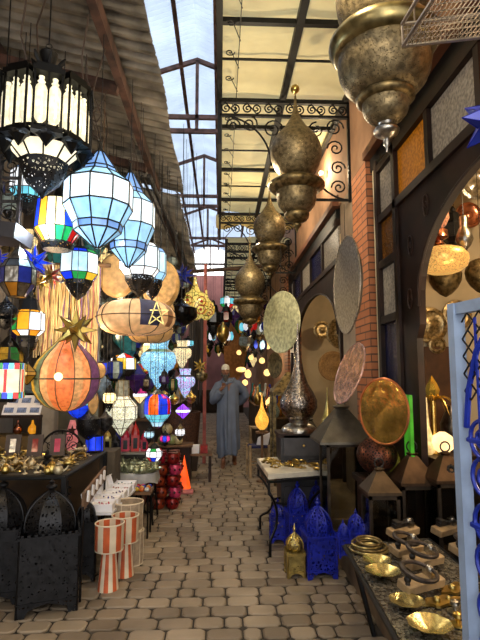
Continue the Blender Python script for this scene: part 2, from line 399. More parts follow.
# gable skylight roof over the alley
def gable():
    mb = MB(); rx, rz, e = -.45, 7.5, 6.55; xl, xr = -3.0, 1.9
    y0, y1 = -2, 22; pitch = .11; n = int((y1-y0)/pitch)
    for side, xe in ((0, xl), (1, xr)):
        vs = []; fs = []
        for i in range(n*2+1):
            y = y0+i*pitch/2; dz = (.03 if i % 2 else -.0)
            vs += [(rx, y, rz+dz), (xe, y, e+dz)]
        for i in range(n*2): fs.append((2*i, 2*i+1, 2*i+3, 2*i+2))
        mb.add(vs, fs)
    struct(mb.build('ceiling_skylight', skyl, smooth=False))
    mb = MB(); pink = mat('painted_steel', (.45,.33,.29), .6, .2, .4, 6)
    y = .55; i = 0
    def zl(x): return rz-(rz-e)*abs((x-rx)/((xl if x < rx else xr)-rx))
    while y < 22:
        for a, b in (((xl, e-.05), (rx, rz-.08)), ((rx, rz-.08), (xr, e-.05)), ((xl, e-.25), (xr, e-.25)), ((xl, e-.52), (xr, e-.52)) , ((rx, rz-.1), (rx, e-.52))):
            pa, pb = Vector((a[0], y, a[1])), Vector((b[0], y, b[1])); d = pb-pa
            mb.hexa([pa+Vector(o) for o in ((0,-.03,-.04),(0,.03,-.04),(0,.03,.04),(0,-.03,.04))]+[pb+Vector(o) for o in ((0,-.03,-.04),(0,.03,-.04),(0,.03,.04),(0,-.03,.04))] if abs(d.x) > .01 else
                    [pa+Vector(o) for o in ((-.03,-.03,0),(.03,-.03,0),(.03,.03,0),(-.03,.03,0))]+[pb+Vector(o) for o in ((-.03,-.03,0),(.03,-.03,0),(.03,.03,0),(-.03,.03,0))])
        for xx in (-1.7, .7): mb.tube([(xx, y, zl(xx)-.05), ((xx+rx)/2, y, e-.25)], .02, 4)
        y += 4.0; i += 1
    for xx in (-2.2, -1.2, -.75, -.1, .8):
        mb.box((xx, 10.5, zl(xx)-.07), (.07, 23, .05))
    struct(mb.build('ceiling_trusses', pink, smooth=False))
gable()
# corrugated tin awnings, left
def awning(nm, y0, y1, xe, ze, xi, zi, m, pitch=.15):
    mb = MB(); n = int((y1-y0)/pitch*4); vs = []; fs = []
    for i in range(n+1):
        y = y0+(y1-y0)*i/n; dz = .028*math.sin(2*PI*y/pitch); jj = .015*math.sin(y*3.1)+.012*math.sin(i*PI/2.0)
        for x, z in ((xe+jj, ze), ((xe+xi)/2, (ze+zi)/2), (xi, zi)): vs.append((x, y, z+dz))
        for x, z in ((xe+jj, ze), ((xe+xi)/2, (ze+zi)/2), (xi, zi)): vs.append((x, y, z+dz+.004))
    for i in range(n):
        a = i*6; b = a+6
        fs += [(a,a+1,b+1,b),(a+1,a+2,b+2,b+1),(a+3,b+3,b+4,a+4),(a+4,b+4,b+5,a+5),(a,b,b+3,a+3)]
    mb.add(vs, fs); return struct(mb.build(nm, m))
awning('ceiling_tin_near', -2.5, 7.3, -.58, 4.40, -2.95, 4.95, tin)
awning('ceiling_tin_far', 7.0, 12.5, -.60, 4.22, -2.95, 4.75, tin2)
awning('ceiling_tin_end', 12.3, 21, -.75, 4.30, -2.95, 4.8, tin)
mb = MB()
mb.box((-.95, 3.4, 4.36), (.07, 10.5, .13)); mb.box((-2.1, 3.4, 4.62), (.08, 10.5, .12))
for y in (1.0, 2.9, 4.4, 6.2): mb.box((-1.9, y, 4.5), (1.9, .08, .1), RY(.23))
mb.box((-.9, 14, 4.16), (.07, 13, .1)); mb.box((-2.1, 14, 4.35), (.07, 13, .1))
mb.box((-2.0, 3.3, 4.25), (.1,.1,.6)); mb.box((-2.0,3.3,3.95),(.4,.5,.06))
struct(mb.build('ceiling_beams_left', rust, smooth=False))
mb = MB()
for k in range(9):
    y = 1.8+k*.55; x = -1.0-.12*(k % 3)
    pts = [(x+.06*math.sin(j*1.3+k), y+.05*j, 4.35-.5*math.sin(PI*j/8)*(1+.3*(k % 4))) for j in range(9)]; mb.tube(pts, .006, 4)
tag(mb.build('electric_cable', mat('brown_cable', (.22,.16,.12), .7)), 'thin brown cables looping under the rusty beam of the tin awning', 'cable', kind='stuff')

# right iron canopy with cream sheets
def canopy(nm, y0, y1, x0, x1, z, truss, bars, idx):
    root = struct(bpy.data.objects.new('ceiling_canopy_%d' % idx, None)); C.objects.link(root)
    mb = MB(); ny = max(2, int((y1-y0)/.15)); nx = 10; vs = []; fs = []
    for j in range(ny+1):
        for i in range(nx+1):
            y = y0+(y1-y0)*j/ny; x = x0+(x1-x0)*i/nx
            vs.append((x, y, z+.07+.012*math.sin(x*9+y*2)+.012*math.sin(y*7.3+x*3)))
    for j in range(ny):
        for i in range(nx): a = j*(nx+1)+i; fs.append((a, a+1, a+nx+2, a+nx+1))
    mb.add(vs, fs); mb.build('canopy_sheet', canv, root)
    mb = MB()
    for x, w in ((x0, .06), ((x0+x1)/2-.02, .07), (x1-.04, .05)): mb.box((x, (y0+y1)/2, z), (w, y1-y0, .07))
    for k, y in enumerate(bars): mb.box(((x0+x1)/2, y, z+.01), (x1-x0, .05 if k % 2 else .02, .05 if k % 2 else .02))
    mb.build('beam', iron, root, smooth=False)
    for y in truss:
        mb = MB(); F = lambda u, v: (u, y, v)
        mb.box(((x0+x1)/2, y, z-.02), (x1-x0, .05, .05)); mb.box(((x0+x1)/2, y, z-.2), (x1-x0, .04, .03))
        nseg = 6; w = (x1-x0)/nseg
        for k in range(nseg):
            cx = x0+w*(k+.5)
            mb.tube(spiral((cx-w*.2, z-.11), .06, 1.6, F, PI/2, 1), .009, 5); mb.tube(spiral((cx+w*.2, z-.11), .06, 1.6, F, -PI/2, 1), .009, 5)
            mb.tube([F(cx-w*.2, z-.05), F(cx, z-.11), F(cx+w*.2, z-.17)], .008, 4)
        # brackets below: big arcs with spirals inside
        for sx, xx in ((1, x0), (-1, x1)):
            mb.box((xx+sx*.0, y, z-.62 if sx < 0 else z-.3), (.04, .04, 1.2 if sx < 0 else .5))
            H = 1.0 if sx < 0 else .85
            mb.tube([F(xx+sx*.62*math.sin(a/14*PI/2)*1.0, z-.2-H*(math.cos(a/14*PI/2))) for a in range(15)] if sx < 0 else
                    [F(xx+.6*math.sin(a/14*PI/2), z-.2-.6*(1-math.cos(a/14*PI/2))) for a in range(15)], .012, 6)
            if sx < 0: mb.box((xx-.2, y, z-1.2), (.42, .03, .025))
            for (u, v, r, t, a0, sg) in ((.17, .33, .11, 1.8, 0, 1), (.16, .58, .1, 1.6, PI, -1), (.38, .36, .1, 1.7, PI/2, 1), (.14, .82, .09, 1.6, 0, 1), (.13, 1.05, .09, 1.6, PI, -1)) if sx < 0 else \
                    ((.15, .32, .09, 1.7, 0, 1), (.35, .3, .1, 1.7, PI/2, -1), (.62, .36, .12, 1.8, 0, 1)):
                mb.tube(spiral((xx+sx*u, z-v), r, t, F, a0, sg), .010, 5)
        mb.build('scroll_truss', iron, root)
    mb = MB()   # light scrollwork garland along the outer edge
    yy = y0+.2
    while yy < y1-.3:
        mb.tube(spiral((x0+.1, yy), .05, 1.4, lambda u, v: (u, v, z-.03), 0, 1), .006, 4); mb.tube([(x0+.12, yy, z-.03), (x0+.2, yy+.25, z-.03)], .005, 4); yy += .42
    mb.tube([(x0+.19, y0+.1, z-.03), (x0+.19, y1-.1, z-.03)], .006, 4)
    mb.build('edge_scrollwork', iron, root)
canopy('c', -2.4, 9.62, -.02, 1.49, 4.8, (1.35, 5.4, 9.45), [.1,.7,1.98,2.65,3.35,4.14,4.68,6.07,6.73,7.4,8.07,8.72], 1)
canopy('c', 10.2, 19, .12, 1.49, 4.45, (10.4, 14.4), [11.1,11.8,12.5,13.2,13.9,15.1,15.8,16.5,17.2,17.9], 2)
# valance that hangs at the far end of the first canopy
mb = MB(); vs = []; fs = []
for i in range(21):
    x = -.1+1.6*i/20; vs += [(x, 9.7+.02*math.sin(i), 4.85), (x, 9.75+.03*math.sin(i*1.7), 4.6-.05*math.sin(i*.8))]
for i in range(20): fs.append((2*i, 2*i+1, 2*i+3, 2*i+2))
mb.add(vs, fs); ob = mb.build('canopy_valance', canv); tag(ob, 'cream cloth strip drooping from the far end of the iron canopy', 'cloth')
so = ob.modifiers.new('s', 'SOLIDIFY'); so.thickness = .004
# wooden pole across the alley, far
mb = MB(); mb.tube([(-1.0, 11.5, 4.02), (1.5, 10.9, 4.1)], .045, 8); tag(mb.build('wooden_pole', midwood), 'rough wooden pole spanning the alley under the far canopy', 'pole')
mb = MB(); mb.tube([(-.88, 5.8, 4.02), (-.72, 10.5, 3.95)], .03, 8); mb.tube([(-1.0, 6, 4.1), (-.85, 10.5, 4.0)], .02, 6)
tag(mb.build('metal_pipe', iron_old), 'dark metal pipes running along under the left tin awning edge', 'pipe')
# window far left high, bright
# ================================================================== right side: big brass pendants
def pendant(cx, ytop, ybot, D, prof, label, chain_to=None, near=False, tilt=0):
    """prof: [(pixel y, pixel radius)] top to bottom, four runs: neck_bulb, rim, cup, finial"""
    s = S(cx, (ytop+ybot)/2, D); base = P(cx, ybot, D)
    t = thing('pierced_pendant_lamp', label, 'lamp', base, 0)
    def zz(y): return (ybot-y)*s*1.04
    for nm, run, m in prof:
        mb = MB(); mb.lathe([(zz(y), max(r*s, .0005)) for y, r in run][::-1], 32); mb.build(nm, m, t, ang=60)
    top = zz(prof[0][1][0][0])
    if chain_to:
        mb = MB(); ztop = chain_to-base.z; z = top
        k = 0
        while z < ztop:
            M = RX(PI/2) if k % 2 else RZ(PI/2) @ RX(PI/2)
            mb.torus((0, 0, z), .012, .003, 8, 4, M, sc=(1, 1.5)); z += .028; k += 1
        mb.build('chain', brass_old, t)
    return t
def ogee(y0, k, cx, D, label, chain):     # lamp of the photo's second pendant, scaled by k about its top y0
    q = lambda L: [(y0+(y-95)*k, r*k) for y, r in L]
    runs = [('bulb', q([(95,.8),(104,1.6),(112,3),(120,6),(128,11),(135,17.5),(141,22),(147,24.6),(153,25.6),(160,25),(167,22.4),(173,18.5),(178,14)]), brass_pierced),
            ('rim', q([(178,14),(180,19),(183,24),(185.5,28),(188,28.4),(190,26),(193,22)]), brass_old),
            ('cup', q([(193,20),(196,19.6),(201,19.4),(206,18),(210,15),(213,12)]), brass_pierced),
            ('lower_cup', q([(213,11),(215,12.5),(218,12),(221,9.5),(223,5)]), brass_old),
            ('finial', q([(223,3),(225,4.6),(227,4),(229,1.6),(231,1.2),(233,.3)]), brass_old)]
    return pendant(cx, y0, y0+138*k, D, runs, label, chain)
t = ogee(95, 1.0, 297, 4.6, 'big onion-shaped pierced brass pendant hanging below the ironwork truss, second from the front', 4.45)
mb = MB(); mb.ball((0, 0, 4.45-t.location.z), .045, 12, 8); mb.build('ceiling_ball', brass, t)
ogee(191, .64, 270, 7.1, 'dark brass onion pendant with wide rim, third in the row under the canopy', 4.75)
ogee(248, .60, 250, 9.0, 'smaller plain brass onion pendant above the oval tray, fourth in the row', 4.75)
q = [('bulb', [(-60,12),(-45,30),(-25,42),(-5,46),(10,44),(22,38),(30,33)], brass_pierced),
     ('rim', [(30,33),(33,42),(37,50),(41,53.5),(46,54),(51,51),(56,47.5)], mat('rim_brass', (.52,.47,.32), .32, .95, .4, 14)),
     ('cup', [(56,45),(64,45.5),(74,44),(84,40),(91,34),(96,28)], brass_pierced),
     ('collar', [(96,27),(98,28.5),(101,28),(104,24)], brass_old),
     ('lower_cup', [(104,22.5),(109,22.5),(115,20.5),(120,16),(124,9.5)], brass_pierced),
     ('finial', [(124,8),(126,7),(128,10.5),(131,12.5),(134,11.5),(137,7),(139,3.4),(142,2.6),(145,3.2),(147,1.4),(152,.3)], silver)]
pendant(387, -60, 150, 2.5, q, 'huge pierced brass pendant filling the top right, nearest the camera', 4.75)

# hung trays: discs at a given normal
def tray(name, px, py, D, r, yaw, tilt, m, label, depth=.05, rimm=None, cat='tray', dome=False, hook=None):
    c = P(px, py, D)
    M = RZ(yaw) @ RX(PI/2+tilt)          # disc axis, local z towards the viewer
    t = thing(name, label, cat, c)
    mb = MB()
    pr = [(-depth*.6, .001), (-depth*.6, r*.55), (-depth*.45, r*.62), (-depth*.1, r*.86), (0, r*.88), (.004, r*.97)]
    if dome: pr = [(-depth, .001), (-depth*.93, r*.3), (-depth*.72, r*.55), (-depth*.4, r*.8), (0, r*.97)]
    mb.lathe(pr, 48, M=M); mb.lathe([(z-.006, rr) for z, rr in pr], 48, M=M); mb.build('dish', m, t, ang=60)
    mb = MB(); mb.torus((0, 0, 0), r*.98, .008, 48, 6, M); mb.build('rim', rimm or m, t)
    if hook:
        mb = MB(); v = M @ Vector((0, r, 0)); v = v if v.z > 0 else -v
        mb.tube([v, v+Vector((0, 0, hook))], .003, 4); mb.build('hanging_wire', iron, t)
    return t
engr = mat('engraved_pale_brass', (.74,.73,.56), .38, .55, .3, 26, bump=.3)
tray('round_tray', 281, 322, 5.6, .36, -1.07, 0, engr, 'pale engraved brass tray hanging at the doorway, seen as an upright oval', hook=.7)
tray('pierced_tray', 346, 285, 4.25, .44, -1.56, 0, mat('pierced_silver', (.62,.58,.52), .35, .6, .4, 40, bump=.5), 'large finely patterned silver disc hung on the panelled pier, seen nearly edge on', .1, hook=.3, dome=True)
tray('copper_tray', 349, 373, 4.1, .27, -1.45, -.12, mat('pinkish_copper', (.88,.70,.64), .25, .7, .4, 22, bump=.3), 'shiny pinkish copper tray leaning edge on above the large pyramid-roofed lantern', .05).rotation_euler = (0, .22, 0)
t = tray('brass_bowl', 383, 411, 3.5, .235, -1.08, .08, mat('hammered_gold', (.93,.82,.48), .16, 1, .35, 9, bump=1.0), 'polished gold dish tilted up on top of the pierced copper ball', .11, mat('copper_edge', (.85,.55,.38), .3, 1, .2, 9), dome=True)
t.rotation_euler = (0, .12, 0)
tray('brass_plate', 275, 365, 6.6, .17, -1.1, 0, brass_old, 'dull brass plate hanging below the oval tray beside the long-necked vase', .03, hook=.8)

# long necked silver vase
def lathe_thing(name, label, cat, base, runs, s, rz=0, n=28, group=None):
    t = thing(name, label, cat, base, rz, group)
    for nm, run, m in runs:
        mb = MB(); mb.lathe([(z*s, max(r*s, .0004)) for z, r in run], n); mb.build(nm, m, t, ang=55)
    return t
base = P(299, 432, 5.2); s = S(299, 400, 5.2)
lathe_thing('long_necked_vase', 'tall silver vase with bulging body and a long thin neck behind the marble table', 'vase', base,
  [('foot', [(0,17),(3,17.5),(6,15),(9,9),(12,10)], silver), ('body', [(12,10),(17,15),(24,18.5),(31,18.5),(39,15),(48,9.5),(60,5.5),(75,3.2),(90,1.8),(102,1.0),(108,.6)], mat('hammered_dark_silver', (.58,.54,.50), .25, 1, .5, 40, bump=.8))], s)
# its pedestal cabinet
mb = MB(); b2 = P(299, 432, 5.2)
mb.box((b2.x+.02, b2.y+.05, b2.z-.035), (.52, .44, .05)); 
ped = thing('display_cabinet', 'dark display cabinet behind the marble table carrying the silver vase', 'cabinet', (b2.x+.02, b2.y+.05, .27))
z0 = .27
mb = MB(); mb.box((0,0,b2.z-z0-.02), (.5,.42,.04)); mb.build('top', darkwood, ped, smooth=False)
mb = MB(); mb.box((0,0,(b2.z-z0-.04)/2), (.46,.38,b2.z-z0-.04)); mb.build('body', mat('dark_cabinet', (.12,.11,.12), .5), ped, smooth=False)
for k in range(3):
    mb = MB(); mb.box((0,-.2,.12+.25*k), (.4,.02,.2)); d = mb.build('drawer', mat('drawer_front', (.2,.19,.2), .5), ped, smooth=False); mb = MB(); mb.ball((0,-.225,.12+.25*k), .014, 8, 6); mb.build('knob', brass, d)
# brass finial bell in front of the vase stands on marble table
# ------------------------------------------------------------------ pyramid-roofed glass lanterns on the plinth
def pyramid_lantern(px, py_base, w_px, y_eave, y_top, D, label, roofm, z0=.27, rz=0.0, pier=False, handle=True, body=.82, eave=1.1):
    b = P(px, py_base, D); b.z = z0
    w = w_px*S(px, py_base, D)*body; ze = (P(px, y_eave, D).z-z0); zt = (P(px, y_top, D).z-z0)
    t = thing('pyramid_roofed_lantern', label, 'lantern', b, rz)
    h = w/2
    mb = MB(); mb.box((0, 0, .02), (w, w, .04)); mb.build('base', roofm, t, smooth=False)
    mb = MB(); fr = .022
    for sx in (-1, 1):
        for sy in (-1, 1): mb.box((sx*(h-fr/2), sy*(h-fr/2), ze/2+.02), (fr, fr, ze-.04))
    for sx in (-1, 1): mb.box((sx*(h-fr/2), 0, ze-.015), (fr, w, .03)); mb.box((0, sx*(h-fr/2), ze-.015), (w-2*fr, fr, .03))
    mb.build('frame', mat('brown_iron', (.22,.18,.14), .5, .6, .4, 12), t, smooth=False)
    for k in range(4):
        mb = MB(); M = RZ(k*PI/2); mb.box(M @ Vector((0, h-.012, ze/2+.02)), (w-2*fr, .004, ze-.07), M); mb.build('glass_pane', glassclear, t, smooth=False)
    mb = MB(); rr = zt-ze
    H = h*eave; c = h*.24*eave/1.1
    vs = [(sx*H, sy*H, ze) for sx, sy in ((-1,-1),(1,-1),(1,1),(-1,1))]+[(sx*H, sy*H, ze+.02) for sx, sy in ((-1,-1),(1,-1),(1,1),(-1,1))]+[(sx*c, sy*c, ze+rr*.86) for sx, sy in ((-1,-1),(1,-1),(1,1),(-1,1))]
    mb.add(vs, [(3,2,1,0),(0,1,5,4),(1,2,6,5),(2,3,7,6),(3,0,4,7),(4,5,9,8),(5,6,10,9),(6,7,11,10),(7,4,8,11),(8,9,10,11)])
    r = mb.build('roof', roofm, t, smooth=False)
    mb = MB(); mb.lathe([(ze+rr*.86, c*1.0), (ze+rr*.9, c*1.3), (ze+rr*.94, c*1.5), (ze+rr*.97, c*.9), (zt, c*.3)], 12); mb.build('chimney', roofm, t)
    if handle:
        mb = MB(); mb.torus((0, 0, zt+w*.13), w*.15, .006, 18, 6, RX(PI/2)); mb.build('handle', iron_old, t)
    if pier:
        mb = MB()
        for k in range(8):
            a = 2*PI*k/8; f = .45; px_, pz = w*.1*math.cos(a), w*.1*math.sin(a); yy = -(H+(c-H)*f)-.003
            mb.ball((px_, yy-pz*-.35, ze+rr*.42+pz), .012, 6, 4, sc=(1, .35, 1.5))
        mb.build('pierced_rosette', iron, t)
    return t
bronze = mat('bronze_sheet', (.35,.29,.22), .42, .75, .35, 8, bump=.15)
bronze2 = mat('brown_copper_sheet', (.34,.26,.19), .42, .75, .35, 8, bump=.15)
greyb = mat('grey_bronze_sheet', (.40,.38,.34), .4, .75, .3, 8, bump=.15)
pyramid_lantern(344, 525, 62, 441, 404, 4.35, 'largest glass lantern with a grey pyramid roof, standing beside the marble table', greyb, handle=True, body=.64, eave=1.4)
pyramid_lantern(381, 532, 37, 492, 467, 3.62, 'smallest of the pyramid-roofed lanterns, brown roof, below the pierced ball', bronze)
pyramid_lantern(415, 535, 43, 482, 451, 3.72, 'middle brown-roofed glass lantern beside the green glass strip', bronze2)
pyramid_lantern(449, 535, 40, 480, 451, 3.55, 'glass lantern with a pierced rosette on its roof, next to the pale blue gate', bronze2, pier=True)
pyramid_lantern(311, 480, 24, 438, 418, 5.6, 'small dim glass lantern half hidden behind the largest pyramid-roofed one', greyb)
# lit glow inside shop through lanterns: pierced ball
c = P(377, 455, 3.95); s = S(377, 455, 3.95)
t = thing('pierced_ball_lamp', 'round reddish copper ball lamp pierced all over, under the gold dish', 'lamp', c-Vector((0, 0, 20*s)))
mb = MB(); mb.ball((0, 0, 20*s), 20*s, 24, 16, sc=(1,1,.93)); mb.build('globe', mat('pierced_copper', (.45,.28,.22), .4, .8, .4, 20, pierce=48), t)
mb = MB(); mb.ball((0, 0, 20*s), 19*s, 16, 10, sc=(1,1,.93)); mb.build('liner', mat('dark_liner', (.08,.06,.05), .8), t)
mb = MB(); mb.lathe([(-.0, 9*s), (3*s, 10*s)], 20); mb.build('foot', bronze2, t)
st = P(377, 475, 3.95).z
t = thing('carved_stand', 'dark carved stand under the pierced ball lamp', 'stand', (c.x+.02, c.y+.02, .27))
mb = MB(); mb.box((0,0,(st-.27)/2), (.3,.24,st-.27-.01)); mb.build('body', darkwood, t, smooth=False)
mb = MB(); mb.box((0,0,st-.27-.03), (.36,.3,.045)); mb.build('top', darkwood, t, smooth=False)
# yellow-green lit ball behind
c = P(398, 462, 4.3); t = lathe_thing('glass_ball_lamp', 'greenish gold ball lamp peeping out behind the pierced copper ball', 'lamp', c-Vector((0,0,.12)), [('globe', [(0,.03),(.03,.09),(.1,.13),(.17,.12),(.24,.03)], mat('greenish_gold', (.5,.48,.15), .3, .6, .4, 20, emit=.15))], 1)
mb = MB(); mb.box((c.x, c.y, (.27+c.z-.12)/2), (.2,.2,c.z-.12-.27)); tag(mb.build('wooden_pedestal', darkwood, smooth=False), 'dark pedestal under the greenish gold ball lamp', 'stand')
# green lit glass strip in the door frame
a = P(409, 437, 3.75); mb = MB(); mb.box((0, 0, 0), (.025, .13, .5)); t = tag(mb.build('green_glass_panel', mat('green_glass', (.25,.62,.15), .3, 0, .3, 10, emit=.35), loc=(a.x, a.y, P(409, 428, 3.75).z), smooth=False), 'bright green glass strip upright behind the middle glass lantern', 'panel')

# ------------------------------------------------------------------ blue and gold box lanterns on the floor
def box_lantern(px, py, w_px, h_px, D, label, mbody, mplain, group=None, z0=0.0, rz=0.0, name='domed_box_lantern', boxfrac=.55, onion=False):
    b = P(px, py, D) if z0 is None else G(px, py, z0) if D is None else P(px, py, D)
    if z0 is not None: b.z = z0
    D = b.y; s = S(px, py, D); w = w_px*s*.86; H = h_px*s; h = w/2; zb = H*.06; zt = H*boxfrac
    t = thing(name, label, 'lantern', b, rz, group)
    mb = MB()   # box walls, with arched foot cut-out
    for k in range(4):
        M = RZ(k*PI/2); W = lambda u, v, d, M=M: M @ Vector((u, -h+d, v))
        pts = [(-h, 0), (-h*.72, 0), (-h*.62, zb*.8), (-h*.35, zb*1.2), (0, zb*1.5), (h*.35, zb*1.2), (h*.62, zb*.8), (h*.72, 0), (h, 0), (h, zt), (-h, zt)]
        mb.prism(pts, W, 0, .006)
    mb.build('body', mbody, t, smooth=False)
    mb = MB()
    for k in range(4):
        M = RZ(k*PI/2)
        mb.box(M @ Vector((0, -h-.003, zt-.008)), (w*1.04, .012, .018), M); mb.box(M @ Vector((0, -h-.002, zb*1.7)), (w, .008, .01), M)
        for i in range(9): mb.box(M @ Vector((-h+w*(i+.5)/9, -h, zt+.008)), (w*.05, .01, .016), M)
        mb.tube([M @ Vector((h*.98, -h*.98, 0)), M @ Vector((h*.98, -h*.98, zt))], .008, 5)
    mb.build('trim', mplain, t, smooth=False)
    hd = H-zt; rs = h*.93
    if onion: prof = [(0,.8),(.06,.95),(.16,1.08),(.28,1.08),(.42,.9),(.54,.55),(.62,.25),(.66,.12)]
    else: prof = [(0,.98),(.15,1.0),(.3,.95),(.45,.82),(.58,.6),(.68,.34),(.74,.14)]
    mb = MB(); mb.lathe([(zt+hd*a, rs*r) for a, r in prof], 8 if not onion else 16, ph=.5); mb.build('dome', mbody, t, ang=20)
    mb = MB()
    for j in range(8):
        a = 2*PI*(j+.5)/8; mb.tube([(rs*r*1.01*math.cos(a), rs*r*1.01*math.sin(a), zt+hd*q) for q, r in prof], .005, 4)
    mb.build('ribs', mplain, t)
    e = prof[-1][0]; k = hd*(1-e); z1 = zt+hd*e; rr = w*.09
    mb = MB(); mb.lathe([(z1, rr*.9), (z1+k*.12, rr*.5), (z1+k*.3, rr*1.1), (z1+k*.45, rr*1.1), (z1+k*.6, rr*.35), (z1+k*.75, rr*.6), (z1+k*.85, rr*.3), (z1+k, .001)], 12); mb.build('finial', mplain, t)
    mb = MB(); mb.box((0, 0, zb*1.7), (w*.94, w*.94, .006)); mb.build('floor_plate', mplain, t, smooth=False)
    return t
box_lantern(319, 574, 34, 74, None, 'largest cobalt blue pierced lantern with arched feet, beside the small gold one', blue_pierced, blue_paint, rz=.08)
box_lantern(298, 548, 25, 66, None, 'tall cobalt blue lantern under the marble table behind the iron ring', blue_pierced, blue_paint, rz=.1)
box_lantern(278, 541, 17, 42, None, 'short blue lantern farthest left under the marble table', blue_pierced, blue_paint)
box_lantern(317, 538, 18, 58, None, 'narrow blue lantern mostly hidden behind the largest blue one', blue_pierced, blue_paint)
box_lantern(295, 575, 20, 50, None, 'small gold pierced lantern with an onion dome standing on the pavers', gold_pierced, brass_pale, onion=True, rz=.05, boxfrac=.46)
# reflection of the blue lanterns, built as solid copies behind glass on the plinth
for px, py, w, h, lb in ((343, 527, 12, 36, 'reflected slim blue lantern left in the cluster behind the glass of the largest lantern'), (356, 530, 19, 46, 'tallest reflected blue lantern of the cluster beside the smallest pyramid-roofed lantern'), (363, 532, 13, 38, 'reflected blue lantern at the right of the cluster touching the smallest pyramid-roofed lantern')):
    box_lantern(px, py, w, h, 3.75-.05*(px == 363), lb, blue_pierced, blue_paint, z0=.27)

# ------------------------------------------------------------------ marble topped iron table
tb = thing('iron_console_table', 'small table with a white marble top on curly black wrought iron legs', 'table', (.68, 4.72, 0))
mb = MB(); zt = .72
c0 = G(268, 474, zt); c1 = G(325, 470, zt); c2 = G(311, 455, zt); c3 = G(257, 458, zt)
o = Vector((.68, 4.72, 0)); vs = [(Vector((c.x, c.y, zt-.05))-o) for c in (c0, c1, c2, c3)]+[(Vector((c.x, c.y, zt))-o) for c in (c0, c1, c2, c3)]
mb.hexa(vs); x = mb.build('marble_top', mat('worn_marble', (.78,.75,.68), .35, 0, .25, 6), tb, smooth=False)
bv = x.modifiers.new('b', 'BEVEL'); bv.width = .008; bv.segments = 2
mb = MB(); vv = [v-Vector((0, 0, .015)) for v in vs[:4]]
for i in range(4): mb.tube([vv[i]*.99, vv[(i+1) % 4]*.99], .014, 4)
mb.build('apron_frame', iron, tb)
cen = (vs[0]+vs[1]+vs[2]+vs[3])/4
for i in range(4):
    p = vs[i]; dirn = Vector((cen.x-p.x, cen.y-p.y, 0)); L = dirn.length; dirn.normalize(); p0 = Vector((p.x, p.y, 0))
    shape = [(.02,.66),(.02,.60),(.02,.54),(.06,.52),(.10,.49),(.15,.44),(.19,.38),(.22,.31),(.20,.24),(.15,.19),(.09,.16),(.045,.13),(.04,.08),(.04,.0)]
    mb = MB(); mb.tube([p0+dirn*u+Vector((0, 0, v)) for u, v in shape], .013, 5)
    mb.build('leg', iron, tb)
mb = MB(); mb.torus((cen.x, cen.y, .36), .16, .011, 32, 6, sc=(1.1, .85)); mb.build('ring_stretcher', iron, tb)
# stool with blue woven seat
z = .45; a = G(247, 449, z)
sx, sy = .02, .02
t = thing('wooden_stool', 'low pale wooden stool with a dark blue seat standing near the walking man', 'stool', (G(258, 476, 0).x, G(258, 476, 0).y, 0), .1)
mb = MB(); mb.box((0, 0, .47), (.30, .30, .035)); x = mb.build('seat', mat('navy_woven_seat', (.10,.12,.30), .8, 0, .2, 40), t)
for u in (-1, 1):
    for v in (-1, 1): mb = MB(); mb.tube([(u*.15, v*.15, 0), (u*.15, v*.15, .50)], .022, 8); mb.build('leg', ltwood, t)
for u in (-1, 1):
    mb = MB(); mb.tube([(-.15, u*.15, .2), (.15, u*.15, .2)], .012, 6); mb.build('stretcher', ltwood, t); mb = MB(); mb.tube([(u*.15, -.15, .26), (u*.15, .15, .26)], .012, 6); mb.build('stretcher', ltwood, t)
b = t.location.copy()
mb = MB(); mb.hexa([Vector(p) for p in ((-.08,-.05,0),(.1,-.05,0),(.1,.05,0),(-.08,.05,0),(-.05,-.02,.12),(.14,-.04,.2),(.15,.03,.18),(-.06,.04,.1))]); tag(mb.build('paper_bag', white, loc=(b.x+.06, b.y, .49), smooth=False), 'crumpled white paper bag lying on the blue stool', 'bag')
# wooden chair back behind the stool
t = thing('wooden_stool', 'pale wooden stool with upright posts behind the blue-seated one', 'stool', (G(254, 462, 0).x+.1, G(254, 462, 0).y+.3, 0))
for u in (-1, 1):
    for v in (-1, 1): mb = MB(); mb.tube([(u*.15, v*.13, 0), (u*.15, v*.13, .62)], .022, 8); mb.build('leg', ltwood, t)
mb = MB(); mb.box((0,0,.6), (.32,.28,.03)); mb.build('seat', ltwood, t, smooth=False)

# gold framed glass lantern standing behind (px 283)
b = G(287, 478, 0)
b = P(289, 470, 6.3); b.z = .27
t = thing('glass_display_lantern', 'tall gold-framed glass lantern with a pitched roof, left of the silver vase', 'lantern', b)
ze = P(289, 393, 6.3).z-.27; zt = P(289, 372, 6.3).z-.27; h = .2
mb = MB()
for u in (-1, 1):
    for v in (-1, 1): mb.box((u*h, v*h, ze/2), (.035, .035, ze))
    mb.box((u*h, 0, ze), (.035, 2*h, .04)); mb.box((0, u*h, ze), (2*h, .035, .04)); mb.box((0, u*h, .02), (2*h, .035, .04))
mb.build('frame', brass_old, t, smooth=False)
mb = MB(); vs = [(u*h*1.1, v*h*1.1, ze+.02) for u, v in ((-1,-1),(1,-1),(1,1),(-1,1))]+[(-.02,0,zt),(.02,0,zt)]
mb.add(vs, [(3,2,1,0),(0,1,5,4),(1,2,5),(2,3,4,5),(3,0,4)]); mb.build('roof', brass_old, t, smooth=False)
for k in range(4): mb = MB(); M = RZ(k*PI/2); mb.box(M @ Vector((0, h, ze/2)), (2*h-.03, .004, ze-.05), M); mb.build('glass_pane', glassclear, t, smooth=False)
